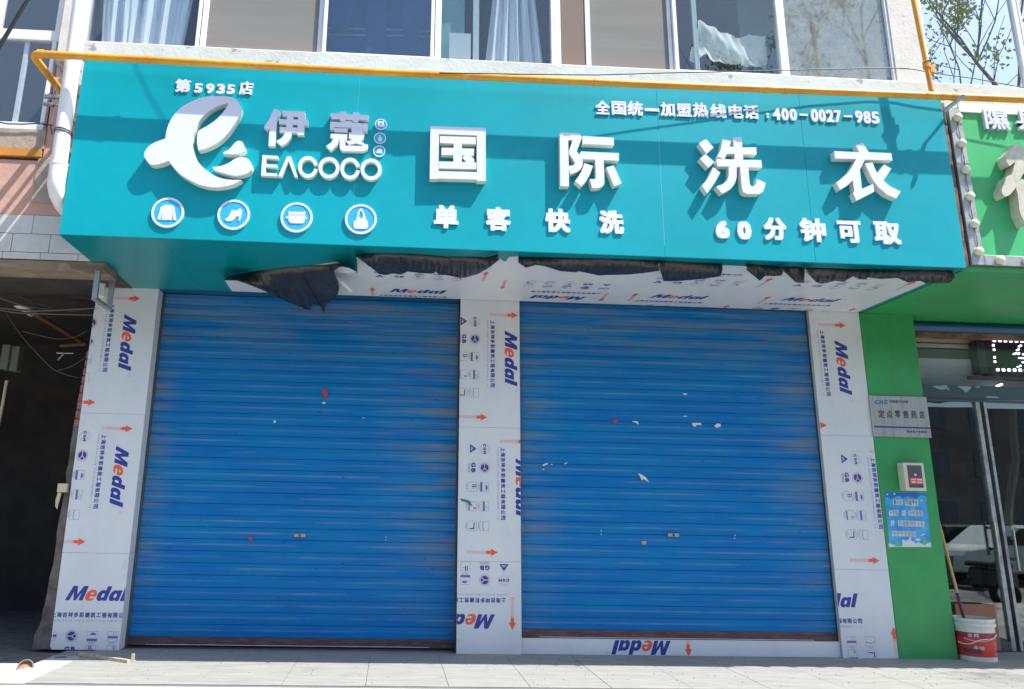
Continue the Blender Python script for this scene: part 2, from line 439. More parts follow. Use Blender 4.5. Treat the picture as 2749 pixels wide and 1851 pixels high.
def smooth_poly(p, n=4, corner=50):
    out = []; N = len(p)
    def ang(i):
        a = Vector(p[i])-Vector(p[i-1]); b = Vector(p[(i+1) % N])-Vector(p[i])
        return math.degrees(abs(a.angle(b, 0)))
    sharp = [ang(i) > corner for i in range(N)]
    for i in range(N):
        p0, p1, p2, p3 = (Vector(p[(i+k) % N]) for k in (-1, 0, 1, 2))
        if sharp[i]: p0 = p1*2-p2
        if sharp[(i+1) % N]: p3 = p2*2-p1
        for k in range(n):
            t = k/n
            q = .5*((2*p1)+(p2-p0)*t+(2*p0-5*p1+4*p2-p3)*t*t+(3*p1-p0-3*p2+p3)*t**3)
            out.append((q.x, q.y))
    return out

# ================================================================== GROUND
YS = -1.531; ZU = 3.44
struct(MB().box(-60, 60, -60, 12, -.35, -.16).build('street', 'street'))
pav = struct(MB().box(-14, 14, -4.6, -1.43, -.16, -.012).build('pavement', 'cement'))
sl_ = struct(MB().box(-2.92, 14, -1.43, 6, -.16, -.006).build('ground', 'threshold'))
# bright cement kerb left of the slabs, and the row of paving slabs in front of the shop
struct(MB().box(-2.915, -2.655, -1.425, -.30, -.006, .001).build('kerb', 'cement', bevel=.004))
xs = [-2.648, -2.04, -1.42, -.79, -.165, .46, 1.08, 1.70, 2.33, 2.95, 3.57, 4.2, 4.82, 5.45, 6.07, 6.7]
slab_row = struct(MB().box(-2.65, 6.7, -1.42, -.005, -.006, -.004).build('paving', 'joint'))
for i in range(len(xs)-1):
    box('paving_slab', xs[i]+.0015, xs[i+1]-.0015, -1.419, -.005, -.003, .004+random.uniform(-.0007, .0007), 'paving', slab_row, bevel=.0015)
struct(MB().box(-60, -2.92, -.62, 14, -.16, -.03).build('passage_floor', 'passage_floor'))
struct(MB().add([(-60, -1.43, -.012), (-2.92, -1.43, -.012), (-2.92, -.62, -.008), (-60, -.62, -.028), (-60, -1.43, -.16), (-2.92, -1.43, -.16), (-2.92, -.62, -.16), (-60, -.62, -.16)],
    [(0, 1, 2, 3), (4, 7, 6, 5), (0, 4, 5, 1), (1, 5, 6, 2), (2, 6, 7, 3), (3, 7, 4, 0)]).build('kerb_apron', 'cement'))

# ================================================================== APARTMENT BUILDING (upper floors, left bay, passage)
YG = -.90
bld = thing('apartment_building', (1, 0, 0), 'apartment building with white sliding windows, cream sill and pink left wall above the shops', 'building')
# main front: wall below the windows, pillars, storey above (outside the frame, keeps the volume closed)
mb = MB().box(-3.30, 9, -.86, -.55, 4.9, 5.60).box(-3.30, 9, -.86, -.55, 7.15, 7.8)
mb.box(-3.38, -3.20, -.90, -.55, 5.45, 7.8)
mb.build('wall', 'cream_wall', bld)
MB().box(4.99, 5.335, -.935, -.6, 5.60, 7.15).build('pier', 'cream_wall', bld)
# sill ledge
sm = MB().box(-3.18, 9, -1.02, -.86, 5.10, 5.585)
sm.build('sill', 'cream_wall', bld, bevel=.01)
# core behind signs, closes the facade between ground floor lintel and first floor
MB().box(-2.8, 9, -.5, .0, 3.47, 5.5).box(-2.8, 9, .0, 3., 3.47, 3.7).build('lintel', 'beam', bld)
# left bay: pink wall with window opening
def mb_left():
    m = MB()
    m.box(-7, -2.70, -.85, -.60, 3.86, 4.40)
    m.box(-3.385, -2.70, -.85, -.60, 4.40, 5.45)
    return m
mb_left().build('wall', 'pink_wall', bld)
MB().box(-7, -3.387, -.862, -.62, 4.52, 4.71).box(-3.42, -3.13, -.862, -.852, 3.98, 4.42).build('band', 'grey_render', bld)
MB().box(-7, -3.40, -.872, -.80, 4.435, 4.515).build('trim', 'orange_paint', bld)
MB().box(-7, -3.22, -.60, -.56, 4.40, 4.52).build('wall', 'pink_wall', bld)
# tile band at its foot, individual tiles
MB().box(-7, -2.70, -.835, -.60, 3.435, 3.86).build('tile_bed', 'grout', bld)
tz = [(3.437, 3.495, .30), (3.501, 3.672, 0), (3.678, 3.856, .18)]
t0 = None
for z0, z1, off in tz:
    x = -4.55+off*.9
    while x < -2.72:
        x1 = min(x+.335, -2.70)
        box('tile', x+.002, x1-.002, -.852-random.uniform(0, .0015), -.8352, z0, z1, 'tile_white', bld, bevel=.0015)
        x = x1+.001
# beam underside
MB().box(-7, -2.70, -.83, -.50, 3.36, 3.43).build('beam', 'beam', bld)
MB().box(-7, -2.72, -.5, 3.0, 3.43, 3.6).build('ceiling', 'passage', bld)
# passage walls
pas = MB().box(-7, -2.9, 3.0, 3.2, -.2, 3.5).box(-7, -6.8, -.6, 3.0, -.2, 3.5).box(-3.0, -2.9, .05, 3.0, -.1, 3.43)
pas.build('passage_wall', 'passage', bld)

# windows ----------------------------------------------------------
WZ0, WZ1 = 5.60, 7.15
def window(x0, x1, glass, y=-.86, z0=WZ0, z1=WZ1, fl=.03, fr=.03, screen=None, back=None, fb=.035):
    f = MB()
    f.box(x0, x0+fl, y-.035, y+.035, z0, z1).box(x1-fr, x1, y-.035, y+.035, z0, z1)
    f.box(x0+fl, x1-fr, y-.034, y+.034, z0, z0+fb).box(x0+fl, x1-fr, y-.034, y+.034, z1-fb, z1)
    fo = f.build('window', 'upvc', bld, bevel=.004)
    box('pane', x0+fl, x1-fr, y-.004, y+.004, z0+fb, z1-fb, glass, fo)
    if screen: box('insect_screen', x0+fl+.002, x1-fr-.002, y-.022, y-.019, z0+fb, z1-fb, screen, fo)
    return fo
window(-3.17, -2.045, 'glass_blue', fl=.04, y=-.90)
window(-2.035, -.85, 'glass_clear', y=-.88, screen='screen', fl=.055, fr=.045)
window(-.845, .255, 'glass_deep', y=-.92, fl=.035, fr=.035)
window(.265, 1.47, 'glass_clear', y=-.89, fl=.06, fr=.035)
window(1.475, 2.68, 'glass_clear', y=-.88, screen='screen', fl=.06, fr=.04)
window(2.685, 3.815, 'glass_clear', y=-.915, fl=.04, fr=.04)
window(3.82, 4.99, 'glass_dusty', y=-.89, fl=.055, fr=.03)
window(5.335, 6.42, 'glass_sky', y=-.89, fl=.03, fr=.05)
window(6.425, 8.2, 'glass_sky', y=-.89)
MB().box(1.79, 1.84, -.912, -.9035, WZ0+.04, WZ1).build('screen_bar', 'interior_white', bld)
MB().box(1.54, 1.789, -.9045, -.9030, WZ0+.037, WZ1).build('screen_panel', 'screen_warm', bld)
# left bay window
lw = MB()
lw.box(-7, -3.385, -.84, -.78, 5.68, 5.79).box(-3.47, -3.43, -.84, -.78, 4.80, 5.68).box(-7, -3.43, -.85, -.77, 4.715, 4.79)
lw.box(-3.47, -3.40, -.83, -.78, 5.79, 7.1).box(-4.06, -3.99, -.84, -.78, 5.79, 7.1).box(-3.75, -3.705, -.80, -.77, 4.79, 5.68)
lwo = lw.build('window', 'upvc', bld, bevel=.004)
box('pane', -7, -3.47, -.815, -.808, 4.80, 5.68, 'glass_clear', lwo)
box('pane', -7, -3.47, -.815, -.808, 5.79, 7.1, 'glass_clear', lwo)
# rooms behind the glass
rm = MB()
rm.box(-3.2, 9, .9, 1.0, 5.2, 7.8).box(-3.2, 9, -.55, .9, 5.1, 5.2).box(-3.2, 9, -.55, .9, 7.5, 7.6)
rm.box(-7, -3.25, .6, .7, 4.4, 7.6).box(-7, -3.25, -.6, .6, 4.38, 4.44)
rm.build('room', 'room_dark', bld)
MB().box(-.9, .3, -.3, -.28, 5.2, 7.5).build('room', 'room_blue', bld)
MB().box(3.75, 5.05, -.2, -.18, 5.2, 7.5).build('room', 'curtain_teal', bld)

# curtains etc. (things of their own)
def curtain(x0, x1, y, name, m, label, amp=.035, n=70, seed=1, z0=5.62, z1=7.3, tilt=0.0):
    rnd = random.Random(seed); ph = [rnd.uniform(0, 6.3) for _ in range(4)]
    mb = MB(); vs = []; K = 9
    for j in range(K+1):
        z = z0+(z1-z0)*j/K
        for i in range(n+1):
            u = i/n; x = x0+(x1-x0)*u+tilt*(z-z0)*(u-.5)
            yy = y+amp*math.sin(u*30+ph[0]+.25*math.sin(j*.7))+amp*.5*math.sin(u*53+ph[1])+amp*.25*math.sin(u*97+ph[2]+j*.3)
            vs.append((x, yy, z))
    fs = [(j*(n+1)+i, j*(n+1)+i+1, (j+1)*(n+1)+i+1, (j+1)*(n+1)+i) for j in range(K) for i in range(n)]
    mb.add(vs, fs); o = mb.build(name, m, None, smooth=True, fix=False); return tag(o, label, 'curtain')
curtain(-3.05, -2.25, -.74, 'curtain', 'curtain', 'pale grey pleated curtain behind the window left of the grey screened pane', seed=3, tilt=.15)
curtain(.78, 1.40, -.74, 'curtain', 'curtain', 'translucent grey curtain bunched beside a pale box in the middle window', seed=8, tilt=-.2)
tag(box('curtain', .31, .58, -.66, -.64, 5.62, 7.3, 'curtain_teal'), 'flat green curtain behind the pale box in the middle window', 'curtain')
tag(MB().box(.415, .635, -.80, -.72, 5.60, 6.02).box(.66, .72, -.78, -.74, 5.6, 7.1).build('box', 'box_pale'), 'pale grey box and upright post on the inner sill of the middle window', 'box')
def hang(pts, Y, m, label, name='reflected_clothes'):  # solid garment shapes added behind the pane for the opposite building's reflection
    mb = MB(); put_wall(mb, flat([smooth_poly([(atY(x, y, Y).x, atY(x, y, Y).z) for x, y in pts], 3)]), Y, .03)
    return tag(mb.build(name, m, None), label, 'reflected_clothes')
hang([(882, -90), (948, -90), (952, -20), (944, 40), (935, 72), (900, 76), (884, 60), (890, 0)], -.55, 'reflected_navy', 'leftmost dark garment shape added behind the blue window for a reflection')
hang([(978, -90), (1035, -90), (1036, 40), (1034, 100), (1030, 150), (985, 150), (982, 90), (986, 10)], -.52, 'reflected_navy', 'longest dark garment shape added in the middle of the blue window for a reflection')
hang([(1085, -90), (1140, -90), (1143, 20), (1138, 70), (1120, 118), (1088, 112), (1082, 60), (1078, 15)], -.50, 'reflected_navy', 'dark garment shape added at the right of the blue window for a reflection')
rk = thing('reflected_bars', (-.3, -.42, 5.7), 'pale double bar added behind the blue window for a reflection', 'bars')  # pale bars of the same reflection, added as solid tubes
for k, (ya, yb) in enumerate(((76, 84), (93, 99))):
    pa_ = atY(878, ya, -.42); pb_ = atY(1160, yb, -.42)
    MB().tube([pa_, pb_], .012, 6).build('rail', 'steel', rk)
pp_ = atY(1864, 60, -.80)
tag(MB().box(pp_.x-.030, pp_.x-.005, -.83, -.80, 5.60, 7.14).box(pp_.x+.002, pp_.x+.02, -.82, -.80, 5.60, 7.14).build('curtain_post', 'box_pale'), 'pale vertical post inside the window with the white cloth', 'post')
# hanging white cloth, window 6
cp = [(1565, 205), (1600, 197), (1740, 262), (1900, 308), (1930, 325), (2170, 330), (2170, 400), (2205, 520), (2190, 610), (2100, 612), (1960, 585), (1830, 555), (1700, 545), (1650, 490), (1600, 520), (1570, 560), (1508, 540), (1505, 470), (1560, 330)]
cpp = smooth_poly(px_poly(cp, 1400, 0, 3.327, -.80), 3)
def inside(x, y, P):
    r = False; k = len(P)-1
    for i in range(len(P)):
        if (P[i][1] > y) != (P[k][1] > y) and x < (P[k][0]-P[i][0])*(y-P[i][1])/(P[k][1]-P[i][1])+P[i][0]: r = not r
        k = i
    return r
cm = MB(); G_ = .011; cxs = [p[0] for p in cpp]; czs = [p[1] for p in cpp]; seen = {}
def cy(x, z): return -.80+.022*math.sin((x-3.0)*14+(z-5.6)*16)+.012*math.sin(x*33-z*12)+.006*math.sin(x*61+z*20)
nx = int((max(cxs)-min(cxs))/G_)+1; nz = int((max(czs)-min(czs))/G_)+1
for a_ in range(nx):
    for b_ in range(nz):
        x = min(cxs)+a_*G_; z = min(czs)+b_*G_
        if inside(x+G_/2, z+G_/2, cpp):
            q_ = []
            for u_, v_ in ((a_, b_), (a_+1, b_), (a_+1, b_+1), (a_, b_+1)):
                if (u_, v_) not in seen:
                    xx = min(cxs)+u_*G_; zz2 = min(czs)+v_*G_; seen[(u_, v_)] = len(cm.v); cm.v.append((xx, cy(xx, zz2), zz2))
                q_.append(seen[(u_, v_)])
            cm.f.append(tuple(q_)); cm.m.append(0)
tag(cm.build('cloth', 'cloth', fix=False, smooth=True), 'white scalloped cloth draped behind the window above the phone number', 'cloth')

# ================================================================== TEAL SHOP SIGN
sign = thing('shop_sign', (1, YS, ZU), 'long teal box sign with raised white laundry lettering over the two blue shutters', 'shop sign')
SX0, SX1, ZT = -2.824, 4.938, 5.075
seams = [SX0, -.42, 2.26, 3.585, SX1]
for a, b in zip(seams[:-1], seams[1:]):
    box('face_panel', a+.0009, b-.0009, YS, YS+.02, ZU+.0, ZT, 'teal', sign, bevel=.0006)
MB().box(SX0+.01, SX1-.01, YS+.0205, YS+.03, ZU+.01, ZT-.01).build('backing', 'teal', sign)
MB().box(2.2590, 2.2612, YS+.0004, YS+.0201, ZU+.10, 4.62).build('seam_filler', 'seam_light', sign)
MB().box(-.4208, -.4192, YS+.0008, YS+.0201, ZU+.02, ZT-.05).build('seam_filler', 'seam_light', sign)
MB().box(SX0, SX0+.02, YS+.021, 0, ZU, ZT).box(SX1-.02, SX1, YS+.021, 0, ZU, ZT).build('side_panel', 'teal', sign)
MB().box(SX0+.0, SX1, YS+.021, -.9, ZT, ZT+.012).build('top_panel', 'teal', sign)
# soffit
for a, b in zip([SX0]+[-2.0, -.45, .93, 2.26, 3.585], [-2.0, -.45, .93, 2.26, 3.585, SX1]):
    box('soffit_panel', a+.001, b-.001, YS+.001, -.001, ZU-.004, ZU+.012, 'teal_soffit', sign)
# back lining of soffit over the shutters
MB().box(SX0, SX1, 0, .5, ZU-.0, ZU+.02).build('soffit_lining', 'shutter_box', sign)

def letter(name, polys_list, d, m='letter_white', bev=True, yoff=0.0, Y=YS):
    mb = MB()
    for i, polys in enumerate(polys_list):
        put_wall(mb, flat(polys), Y-d-i*.0004, d+i*.0004, side=1)
    o = mb.build(name, [m, 'letter_side'], sign); return o
DB = .066
def L(x0, y0, s, d, shapes, sm=0):
    out = []
    for sh in shapes:
        ps = [px_poly(p, x0, y0, s, YS-d) for p in sh]
        if sm: ps = [smooth_poly(p, sm) for p in ps]
        out.append(ps)
    return out
guo = L(1140, 330, 8.711, DB, [
  [[(138,80),(1428,122),(1430,1362),(1225,1362),(1225,1330),(318,1302),(318,1312),(120,1312)], [(338,262),(1218,295),(1222,1155),(325,1130)]],
  [[(355,312),(1200,337),(1197,500),(872,487),(872,600),(1158,606),(1150,775),(1075,768),(1168,866),(1140,922),(1210,928),(1208,1085),(332,1065),(338,905),(672,912),(672,755),(390,745),(395,582),(678,590),(678,485),(355,470)],
   [(872,760),(940,762),(882,815),(980,920),(872,918)]]])
letter('character', guo, DB)
ji = L(1480, 340, 8.71, DB, [
  [[(200,138),(655,158),(718,258),(595,585),(660,660),(725,745),(742,830),(728,920),(690,1000),(620,1058),(445,1115),(412,985),(415,1400),(212,1392)], [(395,315),(497,320),(412,590),(430,660),(545,820),(550,870),(520,905),(410,925)]],
  [[(728,222),(1462,265),(1465,440),(730,405)]],
  [[(690,585),(1582,625),(1580,800),(1225,785),(1245,1320),(1220,1380),(1150,1425),(1060,1445),(955,1440),(900,1230),(1010,1235),(1042,1222),(1028,775),(725,765),(665,650)]],
  [[(770,858),(975,928),(905,1120),(810,1290),(705,1405),(555,1280),(640,1160),(700,1060),(745,950)]],
  [[(1290,960),(1460,912),(1645,1332),(1468,1400)]]])
letter('character', ji, DB)
xi = L(1860, 360, 8.252, DB, [
  [[(290,105),(460,303),(300,440),(135,212)]], [[(280,445),(475,622),(345,755),(155,545)]],
  [[(450,735),(608,858),(500,1060),(320,1320),(205,1150),(320,1000),(385,870)]],
  [[(660,108),(845,160),(815,285),(910,285),(888,78),(1080,78),(1095,300),(1405,298),(1412,455),(1108,455),(1115,575),(1515,582),(1535,745),(1230,742),(1258,1110),(1290,1160),(1350,1165),(1400,1120),(1425,1005),(1608,1085),(1590,1200),(1550,1280),(1470,1335),(1200,1330),(1120,1290),(1088,1220),(1045,735),(972,735),(970,960),(930,1100),(840,1220),(645,1325),(520,1165),(650,1120),(750,1040),(795,930),(795,720),(540,718),(535,558),(680,562),(545,488),(610,370),(640,230)],
   [(755,440),(922,440),(928,570),(700,560)]]])
letter('character', xi, DB)
yi = L(2220, 370, 8.252, DB, [
  [[(795,115),(928,322),(1425,345),(1450,505),(845,485),(730,710),(775,1135),(1025,1025),(1050,1195),(655,1395),(580,1230),(610,1190),(575,945),(440,1070),(290,1158),(208,990),(290,940),(480,770),(590,590),(645,475),(180,460),(160,298),(718,325),(640,165)]],
  [[(840,570),(1010,552),(1060,680),(1120,800),(1270,595),(1425,690),(1255,950),(1400,1080),(1635,1195),(1535,1350),(1330,1260),(1150,1110),(1000,900)]]])
letter('character', yi, DB)
DS = .043
yy = L(690, 270, 6.469, DS, [
  [[(295,150),(402,188),(345,320),(330,560),(312,795),(198,788),(215,480),(180,530),(120,462),(210,330)]],
  [[(445,180),(830,195),(838,330),(885,345),(888,440),(820,435),(815,605),(700,600),(700,565),(605,560),(590,650),(520,740),(425,795),(335,708),(430,650),(490,560),(390,550),(395,460),(505,468),(510,415),(385,410),(378,322),(520,332),(520,280),(445,275)],
   [(630,280),(715,285),(712,335),(630,330)], [(622,420),(705,425),(702,475),(618,468)]]])
letter('character', yy, DS)
kou = L(690, 270, 6.469, DS, [
  [[(1280,225),(1445,232),(1445,195),(1545,198),(1545,242),(1665,248),(1670,205),(1770,208),(1770,252),(1935,258),(1930,345),(1760,338),(1758,385),(1660,380),(1660,345),(1535,335),(1532,372),(1445,368),(1440,325),(1285,315)]],
  [[(1272,370),(1530,382),(1535,355),(1645,362),(1650,392),(1922,402),(1915,545),(1840,540),(1840,482),(1370,465),(1345,460),(1345,510),(1268,500)]],
  [[(1345,484),(1578,489),(1572,556),(1345,548)]],
  [[(1640,478),(1835,486),(1833,548),(1868,575),(1850,670),(1800,710),(1860,745),(1820,775),(1720,745),(1600,775),(1540,712),(1660,690),(1590,660),(1600,620),(1592,558),(1640,558)]],
  [[(1280,578),(1570,590),(1560,700),(1535,700),(1535,785),(1820,795),(1860,760),(1928,770),(1920,850),(1850,885),(1480,880),(1435,830),(1432,665),(1400,780),(1285,880),(1200,795),(1290,730),(1330,660),(1275,650)]]])
letter('character', kou, DS)
letter('character', L(690, 270, 6.469, DS, [[[(92,950),(365,965),(370,1015),(160,1005),(158,1105),(345,1115),(345,1165),(150,1155),(150,1258),(345,1268),(350,1320),(70,1305)]]]), DS)
letter('character', L(690, 270, 6.469, DS, [[[(520,972),(590,975),(710,1332),(652,1330),(548,1055),(430,1325),(362,1322)]]]), DS)
def ringpts(cx, cy, rx, ry, n=40, a0=0, a1=360):
    return [(cx+rx*math.cos(R(a0+(a1-a0)*i/(n-(0 if a1-a0 == 360 else 1)))), cy+ry*math.sin(R(a0+(a1-a0)*i/(n-(0 if a1-a0 == 360 else 1))))) for i in range(n)]
for cx, cy, rx, ry, c in ((885, 1157, 174, 189, 1), (1250, 1170, 184, 186, 0), (1617, 1183, 172, 189, 1), (1982, 1197, 184, 188, 0)):
    if c: sh = [ringpts(cx, cy, rx, ry, 36, 12, 348)+ringpts(cx, cy, rx-64, ry-64, 36, 348, 12)]
    else: sh = [ringpts(cx, cy, rx, ry), ringpts(cx, cy, rx-64, ry-64)]
    letter('character', L(690, 270, 6.469, DS, [sh]), DS)
# whale-like e emblem
DE = .074
em = L(370, 240, 5.406, DE, [
  [[(1180,98),(1330,112),(1440,165),(1497,270),(1475,370),(1400,510),(1280,670),(1150,780),(1000,855),(878,885),(860,780),(862,680),(885,603),(1010,530),(1150,430),(1270,290),(1322,198),(1200,225),(1050,300),(950,390),(880,480),(830,600),(792,690),(787,790),(820,930),(880,1060),(1000,1180),(1150,1270),(1300,1310),(1505,1318),(1370,1385),(1200,1420),(1050,1420),(880,1380),(720,1300),(600,1220),(500,1110),(450,1035),(330,1080),(200,1095),(130,1040),(92,950),(130,860),(230,780),(400,715),(415,610),(460,480),(560,330),(700,220),(900,130),(1040,102)]],
  [[(1235,918),(1330,870),(1400,785),(1460,750),(1515,762),(1550,830),(1560,890),(1525,915),(1440,938),(1350,945),(1250,932)]],
  [[(1080,1130),(1200,1115),(1320,1070),(1420,1005),(1510,988),(1590,1005),(1650,1080),(1650,1160),(1590,1220),(1480,1250),(1380,1252),(1250,1220),(1130,1175)]]], sm=4)
letter('emblem', em, DE)
# round icon discs
def disc(cx, cy, r_, x0, y0, s, glyphs, d=.016, n=44):
    c = atY(x0+cx/s, y0+cy/s, YS-d)
    def ring(r): return [(c.x+r*math.cos(2*math.pi*k/n), c.z+r*math.sin(2*math.pi*k/n)) for k in range(n)]
    mb = MB(); put_wall(mb, flat([ring(r_), ring(r_*.86)]), YS-d, d)
    ico = mb.build('icon', 'letter_white', sign)
    mb = MB(); put_wall(mb, flat([ring(r_*.861)]), YS-d+.004, d-.004); mb.build('disc', 'icon_blue', ico)
    mb = MB()
    for g in glyphs: put_wall(mb, flat([px_poly(p, x0, y0, s, YS-d) for p in g]), YS-d-.001, .005)
    mb.build('pictogram', 'letter_white', ico)
I = (350, 500, 3.105)
disc(310, 220, .134, *I, [[[(283,158),(345,158),(366,176),(383,285),(360,285),(350,215),(347,283),(260,283),(262,215),(248,282),(225,275),(252,178)]]])
disc(860, 238, .134, *I, [[smooth_poly([(845,198),(880,205),(915,185),(932,205),(925,245),(910,290),(900,288),(904,250),(882,258),(850,290),(800,292),(785,275),(818,255)], 2)]])
disc(1385, 260, .134, *I, [[[(1320,207),(1330,214),(1448,216),(1456,209),(1458,240),(1315,238)]], [[(1316,242),(1458,244),(1456,290),(1440,312),(1335,310),(1318,292)]], [[(1296,256),(1312,250),(1312,272),(1298,270)]], [[(1460,256),(1474,262),(1470,276),(1460,276)]]])
disc(1921, 275, .134, *I, [[[(1880,285),(1895,225),(1915,188),(1932,190),(1950,230),(1965,275),(1980,300),(1981,345),(1962,358),(1870,356),(1857,340),(1862,295)], [(1902,250),(1915,210),(1926,205),(1940,250),(1925,278)]]])
J = (690, 270, 6.469)
disc(2150, 416, .052, *J, [[[(2098,360),(2200,365),(2200,462),(2098,458)], [(2128,408),(2142,388),(2162,388),(2175,408),(2162,426),(2142,426)]]], d=.012, n=30)
disc(2135, 654, .053, *J, [[smooth_poly([(2137,596),(2160,645),(2176,675),(2160,702),(2137,710),(2112,702),(2096,675),(2112,645)], 2)]], d=.012, n=30)
disc(2122, 880, .053, *J, [[[(2095,845),(2165,848),(2172,918),(2070,912)], [(2105,870),(2140,872),(2140,884),(2098,882)]]], d=.012, n=30)

# smaller acrylic characters, fitted from their outlines in the photograph
def small_char(ch, x0, y0, x1, y1, d=.010, bold=.010, stretch=1):
    a = atY(x0, (y0+y1)/2, YS-d); b = atY(x1, (y0+y1)/2, YS-d); t = atY((x0+x1)/2, y0, YS-d); u = atY((x0+x1)/2, y1, YS-d)
    g = glyph(ch, 3)
    vs, fs = fit(g, a.x, b.x, u.z, t.z, bold)
    mb = MB(); k = 0
    for dx, dz in ((0, 0), (1, 1), (-1, 1), (1, -1), (-1, -1), (1.2, 0), (-1.2, 0), (0, 1.0), (0, -1.0)):
        put_wall(mb, ([(x+dx*bold*.8, z+dz*bold*.8) for x, z in vs], fs), YS-d-k*.00015, d+k*.00015); k += 1
    return mb.build('character', 'letter_white', sign)
z3 = 3.327
rowA = [('第', 470.4, 212.8, 511, 248), ('5', 521.5, 224, 543.4, 249.5), ('9', 553, 224.8, 575, 251), ('3', 581.6, 225.4, 603.5, 252), ('5', 608.7, 227, 630.3, 252.5), ('店', 641.7, 218.8, 680, 255)]
for c in rowA: small_char(*c, bold=.0062 if c[0].isdigit() else .0062)
rowB = [('全', 660, 900, 790, 1025), ('国', 805, 905, 935, 1030), ('统', 945, 905, 1085, 1035), ('一', 1100, 968, 1230, 998), ('加', 1240, 915, 1370, 1040), ('盟', 1385, 925, 1520, 1045), ('热', 1530, 920, 1670, 1050), ('线', 1685, 930, 1830, 1055), ('电', 1850, 935, 1980, 1060), ('话', 1985, 940, 2120, 1065), (':', 2187, 1010, 2212, 1055)]
for ch, a, b, c, d in rowB: small_char(ch, 1400+a/z3, b/z3, 1400+c/z3, d/z3, bold=.0062)
rowD = [('4', 85, 965, 155, 1075), ('0', 162, 968, 228, 1078), ('0', 235, 972, 300, 1080), ('-', 325, 1017, 398, 1038), ('0', 425, 975, 492, 1090), ('0', 495, 978, 558, 1090), ('2', 562, 982, 632, 1095), ('7', 635, 985, 697, 1095), ('-', 720, 1032, 797, 1051), ('9', 822, 990, 890, 1100), ('8', 895, 995, 962, 1105), ('5', 968, 998, 1037, 1108)]
for ch, a, b, c, d in rowD: small_char(ch, 2049+a/z3, b/z3, 2049+c/z3, d/z3, bold=.0075 if ch != '-' else .004)
for ch, x0, y0, a, b, c, d in [('单', 700, 440, 1545, 368, 1768, 580), ('客', 700, 440, 2010, 385, 2235, 602), ('快', 1400, 440, 210, 400, 438, 615), ('洗', 1400, 440, 693, 415, 915, 628),
        ('6', 1400, 440, 1733, 507, 1860, 670), ('0', 1400, 440, 1927, 512, 2055, 680), ('分', 2049, 440, 5, 480, 210, 685), ('钟', 2049, 440, 328, 485, 560, 700), ('可', 2049, 440, 665, 508, 878, 708), ('取', 2049, 440, 990, 515, 1228, 722)]:
    small_char(ch, x0+a/z3, y0+b/z3, x0+c/z3, y0+d/z3, d=.012, bold=.0125 if not ch.isdigit() else .016)

# ================================================================== PROTECTIVE FILM PRINT (lettering, arrows, approval marks)
def rect(u0, v0, u1, v1): return [(u0, v0), (u1, v0), (u1, v1), (u0, v1)]
def frame(u0, v0, u1, v1, t=.004): return [rect(u0, v0, u1, v1), rect(u0+t, v0+t, u1-t, v1-t)]
CUR = ['lettering']
CELL = []      # (material, layer, verts, faces)
def addc(m, polys, layer=0): CELL.append((m, layer, *weld2d(flat(polys)), CUR[0]))
def addg(m, ch, u0, u1, v0, v1, res=2, shear=0., bold=0., layer=0):
    g = glyph(ch, res, shear); vs, fs = fit(g, u0, u1, v0, v1, bold)
    offs = ((0, 0),) if not bold else ((0, 0), (1, 0), (-1, 0), (0, 1), (0, -1), (.7, .7), (-.7, .7), (.7, -.7), (-.7, -.7))
    for k, (a, b) in enumerate(offs):
        CELL.append((m, layer+k*.12, *weld2d(([(x+a*bold, y+b*bold) for x, y in vs], fs)), CUR[0]))
